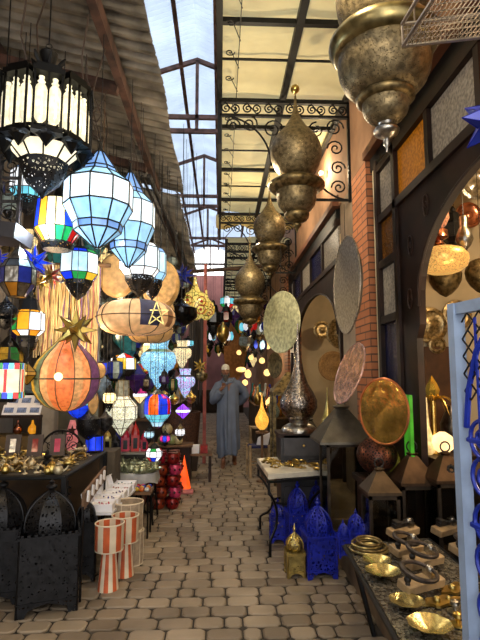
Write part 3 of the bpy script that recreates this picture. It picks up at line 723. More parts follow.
# lit gold teardrop vase lamp
def teardrop(px, yb, h, w, D, m, label, name='teardrop_lamp'):
    s = S(px, yb, D); return lathe_thing(name, label, 'lamp', P(px, yb, D), [('foot', [(0,w*.2),(h*.04,w*.18)], brass_old), ('shade', [(h*.04,w*.18),(h*.12,w*.38),(h*.24,w*.5),(h*.34,w*.46),(h*.46,w*.3),(h*.6,w*.14),(h*.8,w*.06),(h,w*.02)], m)], s)
litgold = mat('glowing_gold_mesh', (.9,.62,.22), .35, .5, .5, 60, emit=.9, ecol=(1,.72,.28))
teardrop(262, 431, 38, 14, 7.6, litgold, 'glowing gold teardrop lamp with a thin neck above the blue stool')
mb = MB(); b = P(262, 431, 7.6); mb.lathe([(0,.09),(.02,.09),(.03,.02),(b.z-.04,.02),(b.z-.03,.1),(b.z-.005,.1)], 12); tag(mb.build('lamp_pedestal', midwood, loc=(b.x,b.y,0)), 'thin stand carrying the glowing gold teardrop lamp', 'stand')
teardrop(328, 440, 52, 16, 6.6, brass_pale, 'pale gold long-necked vase inside the far doorway', 'long_necked_vase')
mb = MB(); b = P(328, 440, 6.6); mb.box((b.x+.1, b.y, (b.z+.25)/2), (.35,.3,b.z-.25)); tag(mb.build('dark_pedestal', darkwood, smooth=False), 'dark block under the pale gold vase in the far doorway', 'stand')
# ================================================================== left side: hanging lanterns
# profile points (fraction of height from the top, fraction of half width); segment letters: m metal, g glass, d dark pierced metal
KINDS = {
 'moroccan': dict(n=10, p=[(0,.04),(.06,.06),(.10,.12),(.27,.52),(.31,.58),(.41,1),(.62,1),(.78,.72),(.84,.68),(.995,.05)], s='mmggggggg'),
 'drum':     dict(n=8, p=[(0,.04),(.08,.08),(.14,.2),(.26,.3),(.31,.92),(.72,1),(.9,.62),(.93,.72),(1,.6)], s='mmmmggdd'),
 'drum16':     dict(n=16, p=[(0,.04),(.08,.08),(.14,.2),(.26,.3),(.31,.92),(.72,1),(.9,.62),(.93,.72),(1,.6)], s='mmmmggdd'),
 'filigree': dict(n=8, p=[(0,.04),(.07,.1),(.2,.2),(.27,.75),(.33,.98),(.62,1),(.72,.72),(.78,.72),(.92,.4),(1,.03)], s='mmmgggddd'),
 'classic':  dict(n=8, p=[(0,.10),(.05,.22),(.1,.2),(.14,.5),(.24,.62),(.30,.68),(.34,.95),(.60,.98),(.68,.62),(.72,.62),(.84,.5),(1,.04)], s='mmmmmggggddd'.replace('mmmmmgggg','mmmmmgggm')),
 'dome':     dict(n=8, p=[(0,.02),(.1,.05),(.16,.25),(.28,.55),(.34,.62),(.36,.72),(.5,1),(.78,1),(1,.5)], s='mmmmmggg'),
 'jar':      dict(n=16, p=[(0,.35),(.03,.62),(.2,.5),(.24,.58),(.30,.86),(.38,1),(.50,1),(.60,.86),(.66,.56),(.76,.5),(.89,.28),(1,.03)], s='mggmgggggggg', smooth=True),
 'octo':     dict(n=8, p=[(0,.42),(.28,.46),(.34,.6),(.46,1),(.68,1),(.84,.45),(1,.02)], s='gggggg'),
 'tile':     dict(n=8, p=[(0,.03),(.12,.08),(.2,.5),(.32,.95),(.75,1),(1,.55)], s='mgggg'),
 'cube':     dict(n=4, p=[(0,.03),(.25,.1),(.3,.85),(.35,1),(.85,1),(.9,.7),(1,.5)], s='mmmgmm'),
 'melon':    dict(n=16, p=[(0,.15),(.06,.3),(.12,.5),(.22,.9),(.38,1),(.62,.98),(.74,.75),(.82,.5),(.93,.35),(1,.05)], s='mmggggggm', smooth=True),
 'diamond':  dict(n=6, p=[(0,.02),(.12,.06),(.45,1),(.6,1),(1,.03)], s='mggg'),
 'bowl':     dict(n=16, p=[(0,.9),(.15,1),(.4,.98),(.7,.7),(.9,.35),(1,.02)], s='ggggg', smooth=True),
 'cyl':      dict(n=12, p=[(0,.2),(.08,.5),(.12,1),(.95,1),(1,.8)], s='mmgm', smooth=True),
 'flask':    dict(n=20, p=[(0,.1),(.15,.14),(.3,.3),(.42,.75),(.58,1),(.78,.95),(.93,.5),(1,.2)], s='mmmmmmm', smooth=True),
 'pot':      dict(n=20, p=[(0,.2),(.1,.3),(.2,.55),(.3,.95),(.6,1),(.82,.7),(.95,.3),(1,.1)], s='mmmmmmm', smooth=True),
 'onion':    dict(n=16, p=[(0,.03),(.12,.08),(.25,.3),(.4,.85),(.52,1),(.64,.85),(.7,.5),(.74,.9),(.78,.8),(.9,.5),(1,.05)], s='mmmmmmmmmm', smooth=True),
}
HANGZ = [(-9, 7.2, 4.1), (7.2, 12.4, 3.95), (12.4, 40, 3.95)]
def hook_z(x, y):
    if x > -.55: return 4.3 if y > 10 else 4.7
    for a, b, z in HANGZ:
        if a <= y < b: return z
def lantern(name, kind, cx, yt, yb, w, D, cols, label, metal=None, base=None, hang=True, cat='lantern', group=None, rot=.5, flat=1.0, bars=None, rz=0, cordto=None):
    K = KINDS[kind]; n = K['n']; s = S(cx, (yt+yb)/2, D); H = (yb-yt)*s; R = w/2*s/ (math.cos(PI/n) if n < 9 else 1)
    loc = P(cx, yb, D); t = thing(name, label, cat, loc, rz, group)
    metal = metal or iron; base = base or iron_pierced
    pts = [((1-f)*H, max(r*R, .001)) for f, r in K['p']]
    mats = list(dict.fromkeys(m for row in cols for m in (row if isinstance(row, (list, tuple)) else [row]))) if cols else []
    seg = K['s']; runs = []; i = 0
    while i < len(seg):
        j = i
        while j < len(seg) and seg[j] == seg[i]: j += 1
        runs.append((seg[i], i, j)); i = j
    gi = 0; sm = K.get('smooth', False)
    for k, (c, i, j) in enumerate(runs):
        pr = pts[i:j+1]
        if c == 'g':
            def mi(a, b, i=i, g0=gi):
                row = cols[(g0+(len(pr)-2-a)) % len(cols)]
                row = row if isinstance(row, (list, tuple)) else [row]
                return mats.index(row[b*len(row)//n % len(row)] if len(row) > n else row[b % len(row)])
            mb = MB(); mb.lathe(pr[::-1], n, mi=mi, ph=rot, sy=flat); mb.build('glass_shade', mats, t, smooth=sm, ang=60); gi += j-i
            fr = (bars if bars is not None else max(.0035, R*.028))
            if fr > 0:
                mb = MB(); nn = min(n, 8) if sm else n
                for q in range(nn):
                    a = 2*PI*(q+rot)/nn; mb.tube([(r*1.005*math.cos(a), r*1.005*math.sin(a)*flat, z) for z, r in pr], fr, 4)
                for z, r in pr:
                    if r > R*.1: mb.tube([(r*math.cos(2*PI*(q+rot)/n), r*flat*math.sin(2*PI*(q+rot)/n), z) for q in range(n)], fr, 4, closed=True)
                mb.build('came_frame', metal if metal is not silver else lead, t, smooth=False)
        else:
            mb = MB(); mb.lathe(pr[::-1], n, ph=rot, sy=flat); nm = 'cap' if k == 0 else ('base_cup' if k == len(runs)-1 else 'band')
            mb.build(nm if len(runs) > 1 else 'body', base if c == 'd' else metal, t, smooth=sm or n > 8, ang=50)
    if hang:
        z = (cordto if cordto else hook_z(loc.x, loc.y))-loc.z
        mb = MB(); mb.torus((0, 0, H+.012), .014, .003, 12, 4, RX(PI/2)); mb.tube([(0, 0, H+.026), (0, 0, z)], .0035, 4); mb.build('hanging_cord', iron, t, smooth=False)
    return t

W_, CO, WA, AM = lit('white'), lit('cool'), lit('warm'), lit('amber')
sky1 = mat('pale_blue_lit_glass', (.62,.84,1), .2, 0, .12, 10, emit=.6); sky2 = mat('white_lit_glass_panel', (.86,.94,1), .2, 0, .1, 10, emit=.85); sky3 = mat('soft_blue_lit_glass', (.45,.62,.88), .2, 0, .15, 10, emit=.5)
rowsB = [[sky3], [sky3], [sky1], [sky2], [sky1], [sky3], [sky1]]  # pane rows graded by colour so the glow is brightest in the middle
lantern('faceted_glass_lantern', 'moroccan', 97, 138, 249, 67, 3.4, rowsB, 'large pale blue glowing faceted lantern with a long point, biggest of its kind')
lantern('faceted_glass_lantern', 'moroccan', 128, 160, 268, 51, 3.95, rowsB, 'pale blue glowing faceted lantern just behind and right of the biggest one')
lantern('faceted_glass_lantern', 'filigree', 139, 224, 297, 37, 4.4, [[W_], [sky2], [W_]], 'white glowing faceted lantern ending in a dark pierced cup')
lantern('faceted_glass_lantern', 'filigree', 152, 230, 300, 26, 4.9, [[sky3], [CO], [sky1]], 'bluish faceted lantern with dark tip behind the white one with a pierced cup')
gW, gB, gR, gA, gG = lit('warm', 1.3), lit('blue'), lit('red'), lit('amber'), lit('green')
lantern('stained_glass_lantern', 'drum16', 57, 180, 250, 45, 3.6, [[gA, gW, gB, gW, gW, gG, gR, gW, gW, gB, gA, gW, gW, gB, gR, gW], [gA, gA, gW, gW, gG, gG, gR, gR]], 'many-coloured drum lantern with tall white, blue and green panes under the chandelier')
lantern('stained_glass_lantern', 'filigree', 78, 232, 300, 35, 4.0, [[gG, gB], [W_, sky2, CO], [lit('yellow'), gB, gG]], 'lit lantern with blue and green top band and yellow and blue lower band', rz=.3)
lantern('silver_lantern', 'dome', 17, 240, 297, 31, 3.3, [[mat('grey_metal_panel',(.45,.48,.52),.3,.8,.3,10)], [dull('blue'), silver], [silver, dull('amber'), silver, dull('blue')]], 'silver domed lantern with a blue window pane hanging at the far left', metal=silver)
lantern('stained_glass_lantern', 'classic', 27, 290, 358, 29, 3.8, [[AM], [AM, W_, W_, lit('yellow'), gG], [AM, W_]], 'dark lantern with amber sides and bright white panes beside the string curtain')
lantern('stained_glass_lantern', 'cube', 7, 345, 402, 26, 3.4, [[lit('cream', .8)]], 'square lantern with red, green and blue corner tiles cut by the left edge', rz=.2)
lantern('filigree_lantern', 'onion', 5, 292, 330, 24, 3.6, None, 'dark filigree lantern at the left edge above the square tiled one', metal=iron_pierced)
lantern('faceted_glass_lantern', 'filigree', 27, 150, 216, 32, 4.1, [[sky3], [W_], [lit('cyan')]], 'white and cyan lantern glowing behind the dark pierced tip of the chandelier')
# tiles on the square lantern
t = [o for o in C.objects if o.get('label', '').startswith('square lantern')][0]
s = S(7, 372, 3.4); R = 13*s*.98
for k in range(4):
    M = RZ(k*PI/2)
    mb = MB(); mb.box(M @ Vector((0, -R*1.03, 57*s*.37)), (.2*R, .01, 22*s), M); mb.build('middle_strip', gR, t, smooth=False)
    for i in range(5):
        for zf in (.12, .62):
            mb = MB(); mb.box(M @ Vector((-R+2*R*(i+.5)/5, -R*1.04, 57*s*zf)), (2*R/5*.9, .01, 6*s), M); mb.build('corner_tile', (gR, gG, gB, lit('cyan'))[(i+k) % 4], t, smooth=False)

# chandelier: ring of ten baluster-windowed boxes round a lit bowl
def chandelier():
    cx, D = 42, 3.2; s = S(cx, 110, D); base = P(cx, 200, D); t = thing('brass_chandelier', 'huge dark chandelier ringed with tall lit glass-tube boxes at the top left', 'chandelier', base)
    Z = lambda y: (195-y)*s; R = 36*s
    tubeglass = mat('lit_tube_glass', (1,.95,.82), .2, 0, .2, 20, emit=.62); cream = mat('lit_bowl_glass', (1,.95,.82), .2, 0, .12, 8, emit=.9)
    for k in range(9):
        a = 2*PI*(k+.3)/9; M = RZ(a+PI/2); c = Vector((R*math.cos(a), R*math.sin(a), 0)); w = 24*s; 
        b = bpy.data.objects.new('lamp_box', None); C.objects.link(b); b.parent = t; b.location = c+Vector((0, 0, -9*s)); b.rotation_euler = (0, 0, a+PI/2)
        mb = MB()
        for sx in (-1, 0, 1):
            for sy in (-1, 1): mb.box((sx*w/2, sy*w*.3, (Z(78)+Z(133))/2), (w*.07, w*.07, 55*s))
        mb.box((0, 0, Z(76)), (w*1.15, w*.75, 5*s)); mb.box((0, 0, Z(134)), (w*1.15, w*.75, 4*s)); mb.lathe([(Z(147), .002), (Z(137), w*.3), (Z(135), w*.5)], 8, c=(0,0,0)); mb.box((0,0,Z(71)), (w*.9,w*.55,4*s))
        mb.build('box_frame', lead, b, smooth=False)
        for sx in (-.5, .5):
            mb = MB(); r = w*.22
            mb.lathe([(Z(y), r*q) for y, q in ((130,.5),(127,.7),(125,.4),(122,.9),(119,1),(92,1),(89,.85),(87,.45),(85,.7),(83,.4),(80,.5))], 8, c=(sx*w*.5, 0, 0)); mb.build('glass_tube', tubeglass, b)
    mb = MB()
    mb.lathe([(Z(137), 38*s), (Z(140), 37*s), (Z(158), 20*s)], 10, mi=0); mb.build('lit_bowl', cream, t, smooth=False)
    mb = MB()
    for q in range(10):
        a = 2*PI*(q)/10; mb.tube([(37.5*s*math.cos(a), 37.5*s*math.sin(a), Z(139)), (20.3*s*math.cos(a), 20.3*s*math.sin(a), Z(158))], .007, 4)
    mb.torus((0, 0, Z(137)), 39*s, .012, 20, 5); mb.torus((0, 0, Z(158)), 20.5*s, .01, 20, 5); mb.build('bowl_ribs', lead, t)
    mb = MB(); mb.lathe([(Z(194), .002), (Z(188), 5*s), (Z(178), 16*s), (Z(166), 22*s), (Z(158), 24*s)], 10); mb.build('pierced_cup', iron_pierced, t, smooth=False)
    mb = MB(); mb.lathe([(Z(194), .004), (Z(190), 3*s), (Z(186), 4*s)], 8); mb.build('tip', lead, t)
    mb = MB(); mb.lathe([(Z(78), 30*s), (Z(70), 27*s), (Z(66), 18*s), (Z(58), 9*s), (Z(52), 7*s), (Z(42), 9*s), (Z(38), 5*s)], 12); mb.build('crown', iron, t)
    for k in range(6):
        a = 2*PI*k/6; d = Vector((math.cos(a), math.sin(a), 0)); mb = MB()
        mb.tube([d*7*s+Vector((0,0,Z(60))), d*14*s+Vector((0,0,Z(52))), d*17*s+Vector((0,0,Z(47)))], [2.2*s, 2.8*s, .8*s], 6); mb.build('crown_arm', iron, t)
    mb = MB(); mb.torus((0, 0, Z(34)), 3*s, .004, 12, 4, RX(PI/2)); mb.tube([(0,0,Z(31)), (0, 0, 4.5-base.z)], .005, 4); mb.build('hanging_cord', iron, t)
chandelier()

# stars
def star(name, px, py, r_px, D, m, label, spikes=None, seed=0, edge=None, squash=1.0, hang=True, inner=.42):
    s = S(px, py, D); R = r_px*s; t = thing(name, label, 'lantern', P(px, py+r_px*.9, D)); c = Vector((0, 0, r_px*.9*s))
    import random as rr; q = rr.Random(seed)
    dirs = spikes or [(1,0,0),(-1,0,0),(0,0,1),(0,0,-1),(0,-1,0),(0,1,0),(.6,-.55,.6),(-.6,-.55,.6),(.6,-.55,-.6),(-.6,-.55,-.6),(.6,.55,.6),(-.6,.55,.6),(.6,.55,-.6),(-.6,.55,-.6)]
    ea = MB()
    for k, d in enumerate(dirs):
        d = Vector(d); L = d.length; d.normalize(); d = RZ(seed*.7) @ d
        u = d.orthogonal().normalized(); v = d.cross(u); b = R*inner*.55; mb = MB()
        ring = [c+d*R*.12+(u*math.cos(2*PI*j/4)+v*math.sin(2*PI*j/4))*b for j in range(4)]; tip = c+Vector((d.x, d.y, d.z*squash))*R*min(1.05, L)
        mb.add(ring+[tip], [(3,2,1,0)]+[(j, (j+1) % 4, 4) for j in range(4)])
        mb.build('spike', m if not isinstance(m, list) else m[k % len(m)], t, smooth=False)
        for j in range(4): ea.tube([ring[j], tip], .0028, 3)
    ea.build('spike_edges', edge or brass_old, t, smooth=False)
    if hang: mb = MB(); mb.tube([(0, 0, 1.8*R), (0, 0, hook_z(t.location.x, t.location.y)-t.location.z)], .003, 4); mb.build('hanging_cord', iron, t)
    return t
goldleaf = mat('tarnished_gold_sheet', (.72,.60,.28), .35, .7, .3, 10)
star('star_lantern', 51, 275, 14, 4.2, [mat('ruby_panel', (.62,.16,.14), .3, .1, .2, 10, emit=.12), goldleaf], 'small red star lantern with silver edges in front of the curtain', seed=1, edge=silver)
star('star_lantern', 41, 282, 10, 4.3, goldleaf, 'small dull gold star lantern just left of the red star', seed=2)
star('star_lantern', 67, 277, 11, 4.2, dull('blue'), 'small dark blue star lantern just right of the red star', seed=3, edge=silver)
star('star_lantern', 75, 330, 22, 3.68, goldleaf, 'large many-pointed gold star lantern above the teardrop lamp', seed=0, squash=1.0, inner=.5)
star('star_lantern', 34, 262, 19, 3.8, lit('blue', .12), 'blue spiked star lantern behind the silver domed lantern', seed=5, edge=silver)
star('star_lantern', -2, 258, 13, 3.6, lit('blue', .2), 'blue star lantern cut by the left edge', seed=2, edge=silver)
star('star_lantern', 182, 276, 16, 6.3, dull('blue'), 'dark blue star lantern above the black bowl lamps', seed=4)
star('star_lantern', 200, 366, 8, 7.5, mat('yellow_star', (.8,.65,.25), .4, .5, .3, 10), 'small yellow star lantern near the walking man', seed=1)
# amber teardrop with silver edges
lantern('teardrop_lantern', 'diamond', 27, 361, 385, 16, 3.7, [[mat('amber_shade', (.62,.45,.12), .3, .2, .2, 10, emit=.15)]], 'small amber faceted teardrop touching the big skin lamp', metal=silver, rz=.3)

# big teardrop skin lamp
def skin_lamp():
    cx, D = 65, 3.92; s = S(cx, 380, D); base = P(cx, 411, D); t = thing('teardrop_skin_lamp', 'big onion-shaped goatskin lamp with orange, yellow and purple panels and wire seams', 'lamp', base)
    prof = [(411,4),(409,12),(405,20),(398,27),(390,31.5),(380,33),(370,32),(362,28.5),(354,22),(348,16),(343,11),(338,7),(335,5)]
    sk = [mat('skin_'+k, c, .6, 0, .25, 30, emit=e, ecol=ec) for k, c, e, ec in (('orange', (.85,.45,.28), .55, (.95,.48,.2)), ('cream', (.80,.62,.42), .4, (.9,.6,.35)), ('yellow', (.80,.66,.22), .3, (.85,.6,.2)), ('purple', (.45,.28,.45), .16, (.5,.3,.45)), ('teal', (.45,.50,.38), .25, (.5,.5,.3)), ('peach', (.84,.55,.35), .5, (.95,.55,.3)))]
    n = 24; pat = [5,5,3,3,2,2,1,1,5,5,4,4,2,2,2,4,1,0,0,0,1,5,3,3]
    mb = MB(); mb.lathe([((411-y)*s, r*s) for y, r in prof], n, mi=lambda i, j: pat[j]); mb.build('skin_shade', sk, t, ang=70)
    mb = MB()
    for j in range(0, 24, 2):
        a = 2*PI*j/24; mb.tube([(r*1.01*s*math.cos(a), r*1.01*s*math.sin(a), (411-y)*s) for y, r in prof], .0035, 4)
    mb.torus((0, 0, 32*s), 33.3*s, .006, 36, 5); mb.build('wire_seams', mat('seam_wire', (.30,.30,.22), .5, .3), t)
    mb = MB(); mb.ball((3*s, -33.4*s, 34*s), 4.0*s, 12, 8); mb.build('bulb', lit('warm', 6), t)
    mb = MB(); mb.lathe([(75*s, 6*s), (78*s, 5*s), (80*s, 2*s)], 12); mb.tube([(0,0,80*s), (0,0,4.1-base.z)], .004, 4); mb.build('hanging_cord', iron, t)
skin_lamp()

# string curtain
t = MB(); q = random.Random(3)
for k in range(230):
    px = 38+62*q.random(); D = 4.55+.12*q.random(); a = P(px, 262, D); L = q.uniform(.75, 1.25) if px > 50 else q.uniform(.5, .9); L *= 1.0
    x, y, z = a; pts = []
    z = 2.62
    for i in range(8): pts.append((x+q.uniform(-.012, .012), y+q.uniform(-.01, .01), z-L*i/7))
    t.tube(pts, .0065, 4, mi=0 if q.random() > .12 else q.choice([1, 2]))
ob = t.build('string_curtain', [mat('undyed_wool', (.88,.77,.55), .9, 0, .25, 9), mat('rose_wool', (.7,.42,.38), .9), mat('lilac_wool', (.5,.38,.52), .9)]); tag(ob, 'curtain of hanging beige wool strings behind the big teardrop skin lamp', 'curtain', kind='stuff')
a = P(38, 262, 4.6); b = P(100, 262, 4.6)
mb = MB(); mb.tube([(a.x-.1, 4.6, 2.63), (b.x+.1, 4.6, 2.63)], .02, 8); mb.tube([(a.x, 4.6, 2.63), (a.x, 4.6, 4.3)], .004, 4); mb.tube([(b.x, 4.6, 2.63), (b.x, 4.6, 4.3)], .004, 4)
tag(mb.build('curtain_rod', midwood), 'wooden rod from which the beige string curtain hangs', 'rod')

# skin disc shades
def disc_lamp(px, py, w, h, D, label, thick=.35, m=None, patch=False, group=None, yaw=0, em=.3):
    s = S(px, py, D); R = w/2*s; hh = h/2*s; t = thing('skin_shade_lamp', label, 'lamp', P(px, py+h/2, D), yaw, group)
    m = m or mat('tan_skin', (.78,.63,.42), .6, 0, .25, 14, emit=.10, ecol=(.9,.7,.45))
    mb = MB()
    if h > w*.75:     # upright flat drum
        M = RX(PI/2); pr = [(-R*thick, .001), (-R*thick, R*.6), (-R*thick*.8, R*.85), (0, R), (R*thick*.8, R*.85), (R*thick, R*.6), (R*thick, .001)]
        sc = hh/R; vs = MB(); vs.lathe([(z, r) for z, r in pr], 32, M=M); mb.add([(x, y, z*sc+hh) for x, y, z in vs.v], vs.f); mb.build('shade', m, t)
        mb = MB(); mb.tube([(R*1.01*math.cos(2*PI*i/32), 0, hh+hh*1.01*math.sin(2*PI*i/32)) for i in range(32)], .004, 4, closed=True); mb.build('wire_frame', brass_old, t)
    else:
        f = lambda a: (abs(math.cos(a))**.8)
        pr = [(hh*(1+math.sin(a)), R*(.25+.75*max(0, math.cos(a))**.7)) for a in [(-PI/2)+PI*i/10 for i in range(11)]]
        mats = [m]
        if patch: mats = [mat('warm_skin', (.82,.66,.46), .6, 0, .2, 14, emit=.28, ecol=(.95,.72,.5)), mat('ink_blue_skin', (.22,.22,.33), .6, 0, .3, 14, emit=.05), mat('brown_skin', (.55,.38,.25), .6, 0, .3, 14, emit=.12)]
        mb = MB(); mb.lathe(pr, 24, mi=(lambda i, j: [0,0,2,0,0,1,0,0,2,0,0,0,0,1,0,0,0,0,0,1,1,0,2,0][j] if 3 <= i <= 8 else 0) if patch else 0); mb.build('shade', mats, t, ang=70)
        mb = MB()
        for j in range(8): a = 2*PI*j/8; mb.tube([(r*1.01*math.cos(a), r*1.01*math.sin(a), z) for z, r in pr], .004, 4)
        mb.torus((0, 0, hh), R*1.01, .004, 28, 4)
        mb.build('wire_frame', iron, t)
        if patch:
            mb = MB(); c = Vector((R*.62, -R*.85, hh)); 
            for k in range(5):
                a = PI/2+k*4*PI/5; b2 = a+4*PI/5; mb.tube([c+Vector((.7*hh*math.cos(a), 0, .7*hh*math.sin(a))), c+Vector((.7*hh*math.cos(b2), 0, .7*hh*math.sin(b2)))], .006, 4)
            mb.build('star_wire', brass_pale, t)
    zt = h*s; mb = MB(); mb.tube([(0, 0, zt*.98), (0, 0, hook_z(t.location.x, t.location.y)-t.location.z)], .003, 4); mb.build('hanging_cord', iron, t)
    return t
tan2 = mat('ochre_skin', (.74,.58,.36), .6, 0, .3, 18, emit=.10, ecol=(.85,.65,.38))
disc_lamp(117, 275, 38, 46, 4.9, 'pale tan round skin shade hanging below the second blue lantern')
disc_lamp(160, 284, 38, 50, 5.4, 'ochre round skin shade right of the white lantern with a pierced cup', m=tan2)
disc_lamp(136, 318, 78, 34, 4.3, 'wide ring-shaped skin lamp with dark blue patches and a wire star', patch=True)
disc_lamp(150, 330, 46, 26, 5.0, 'plain tan ring-shaped skin lamp tucked behind the wide patched one')
disc_lamp(160, 312, 28, 34, 5.5, 'small tan skin shade between the ochre shade and the patched ring lamp')
disc_lamp(93, 402, 10, 24, 4.7, 'narrow tan oval shade beside the big teardrop skin lamp', m=tan2)
disc_lamp(99, 371, 13, 16, 4.8, 'small square tan shade at the right of the big teardrop lamp', m=tan2)

# dark and yellow lamps around (190, 300)
glossb = mat('glossy_black_metal', (.05,.05,.055), .12, .6, .3, 10)
lantern('bowl_lamp', 'pot', 181, 300, 327, 33, 5.8, None, 'glossy black rounded bowl lamp in front of the yellow medallion lamp', metal=glossb, flat=1)
lantern('bowl_lamp', 'pot', 176, 283, 304, 20, 6.2, None, 'smaller black pot lamp above the glossy black bowl lamp', metal=glossb)
medal = mosaic('painted_medallions', (.86,.80,.45), (.80,.66,.30), 14, .35, seam=(.35,.35,.12))
def flask(px, yt, yb, w, D, label):
    t = lantern('medallion_lamp', 'flask', px, yt, yb, w, D, None, label, metal=medal, flat=.55)
    s = S(px, yb, D); H = (yb-yt)*s
    for k, (u, v) in enumerate(((-.22, .45), (.2, .42), (.18, .22), (-.18, .2))):
        mb = MB(); c = Vector((u*w*s*1.1, -w*s*.5*.55*.93, v*H*.95+.01)); mb.torus(c, .15*w*s, .006, 16, 5, RX(PI/2)); mb.ball(c, .05*w*s, 8, 6, sc=(1,.5,1)); mb.build('painted_flower', mat('red_enamel', (.7,.2,.12), .4), t)
    return t
flask(195, 277, 320, 30, 6.6, 'yellow flask-shaped lamp painted with round red flowers')
flask(206, 290, 320, 18, 7.2, 'second yellow painted flask lamp just behind the first')

# mosaics and small lanterns of the dense middle zone
mosB = mosaic('pale_blue_mosaic', (.62,.86,.98), (.40,.70,.88), 60, .75); mosC = mosaic('cream_mosaic', (1,.92,.72), (.85,.78,.6), 60, .75); mosM = mosaic('mixed_mosaic', (.6,.85,1), (.8,.55,.85), 60, .75)
cr = mosaic('cream_bead_glass', (.95,.94,.84), (.82,.82,.70), 48, .65, seam=(.45,.44,.36))
lantern('mosaic_lamp', 'jar', 158, 337, 389, 35, 6.0, [[mosB]], 'large pale blue mosaic hanging lamp with round medallions', bars=0, metal=brass_pale)
lantern('mosaic_lamp', 'jar', 182, 340, 369, 19, 6.8, [[mosC]], 'small cream glowing mosaic lamp right of the large pale blue one', bars=0)
lantern('mosaic_lamp', 'jar', 185, 368, 398, 20, 6.6, [[mosM]], 'bluish white bulging mosaic lamp below the cream one', bars=0)
lantern('beaded_lantern', 'octo', 121, 381, 437, 29, 5.6, [[mat('neck_glass', (.6,.62,.58), .2, .1, .3, 30)], [cr], [cr], [cr], [cr], [cr]], 'cream glowing eight-sided beaded lantern with a clear neck', metal=brass_old)
lantern('stained_glass_lantern', 'tile', 123, 350, 376, 24, 5.9, [[gG, W_, gR, W_], [gR, W_, lit('cyan'), W_, gA, W_], [W_, lit('yellow')], [dull('dark')]], 'lit tile lantern of red, white, green and teal panes', metal=lead)
lantern('striped_lantern', 'melon', 157, 390, 429, 27, 5.6, [[lit('purple'), lit('blue'), lit('blue'), lit('orange'), lit('orange'), lit('blue'), lit('magenta')], [lit('red'), lit('blue'), lit('blue'), lit('orange'), lit('orange'), lit('blue'), lit('blue')], [lit('red'), lit('blue'), lit('blue'), lit('orange'), lit('orange'), lit('blue'), lit('blue')], [lit('cyan')], [lit('cyan')], [CO]], 'melon-shaped glowing lantern striped blue, orange and pink', metal=silver, bars=.002)
lantern('gem_lantern', 'diamond', 183, 402, 419, 14, 6.2, [[lit('purple', 1.6)], [lit('white', 3)], [lit('purple', 1.8)]], 'small bright purple diamond-shaped lantern')
lantern('glass_lantern', 'classic', 180, 424, 441, 10, 6.0, [[W_]], 'small white lit lantern hanging below the purple diamond one', metal=brass_old)
lantern('glass_lantern', 'classic', 165, 431, 447, 10, 5.8, [[lit('magenta', 1.4), lit('blue', 1)]], 'small magenta and blue lit lantern left of the little white one')
lantern('glass_lantern', 'classic', 149, 427, 443, 10, 5.5, [[CO]], 'small pale blue lit lantern below the striped melon lantern')
lantern('glass_lantern', 'dome', 154, 441, 461, 15, 5.3, [[W_, lit('green'), W_, lit('red')], [W_], [W_, lit('red'), lit('blue')]], 'lit white lantern with coloured dots above the red pots')
lantern('mosaic_bowl', 'bowl', 78, 403, 419, 23, 4.9, [[lit('cyan', .6), lit('blue', 1)], [lit('blue', 1.0)], [lit('blue', .9)], [lit('blue', .8)], [lit('blue', .5)]], 'bright blue glowing glass bowl under the teardrop skin lamp', bars=.002)
lantern('glass_cylinder', 'cyl', 94, 434, 452, 17, 5.0, [[lit('blue', .8), lit('blue', .5), lit('blue', .9)]], 'glowing deep blue glass cylinder below the black ball lantern', hang=False)
lantern('ball_lantern', 'pot', 88, 410, 440, 24, 4.9, None, 'black pierced ball lantern left of the cream beaded lantern', metal=iron_pierced)
lantern('ball_lantern', 'pot', 105, 412, 432, 15, 5.1, None, 'grey metal ball lantern beside the black pierced one', metal=iron_old)
lantern('ball_lantern', 'pot', 102, 374, 400, 18, 5.3, [[dull('clear')]], 'bluish clear glass ball lantern right of the tan square shade', metal=mat('blue_grey_glass', (.42,.5,.58), .1, .2, .3, 14))
lantern('glass_lantern', 'classic', 109, 385, 412, 12, 5.2, [[lit('warm', 3)]], 'little dark lantern with one bright bulb, left of the cream beaded one')
lantern('glass_lantern', 'diamond', 140, 385, 404, 13, 6.3, [[lit('magenta', .7)], [lit('white', 3)], [WA]], 'little lantern with a pinkish white bulb right of the cream beaded one')
lantern('glass_lantern', 'filigree', 119, 376, 396, 11, 5.9, [[dull('green')]], 'small dark green lantern hanging under the lit tile lantern')
lantern('glass_lantern', 'classic', 164, 369, 391, 10, 5.6, [[dull('purple')]], 'dark purple little lantern in front of the tip of the pale blue mosaic lamp')
lantern('glass_lantern', 'drum', 147, 374, 391, 14, 6.0, [[dull('purple'), dull('dark')]], 'dim purple drum lantern left of the dark purple little lantern')
lantern('glass_lantern', 'filigree', 173, 372, 398, 9, 6.5, [[dull('green'), dull('yellow')]], 'narrow green and yellow lantern between two mosaic lamps')
lantern('brass_lantern', 'onion', 174, 392, 405, 11, 6.0, None, 'small gold onion lantern left of the purple diamond lantern', metal=brass)
lantern('brass_lantern', 'onion', 164, 389, 398, 8, 5.7, None, 'tiny gold onion lantern at the top of the striped melon lantern', metal=brass)
lantern('brass_lantern', 'onion', 191, 390, 404, 11, 6.3, None, 'small gold onion lantern above and right of the purple diamond lantern', metal=brass)
lantern('stained_glass_lantern', 'cube', 104, 355, 378, 10, 5.6, [[lit('blue')]], 'little square blue lit lantern left of the tile lantern')
lantern('stained_glass_lantern', 'tile', 142, 358, 376, 14, 6.4, [[lit('red', .4), lit('white', .5)], [lit('magenta', .5), lit('white', .6), lit('green', .5)], [lit('yellow'), gG, gR]], 'small pinkish tile lantern between the bright tile lantern and the blue mosaic lamp')
lantern('glass_lantern', 'classic', 188, 336, 351, 12, 7.4, [[lit('cyan', 1.2), W_]], 'small cyan and white lit lantern above the cream mosaic lamp')
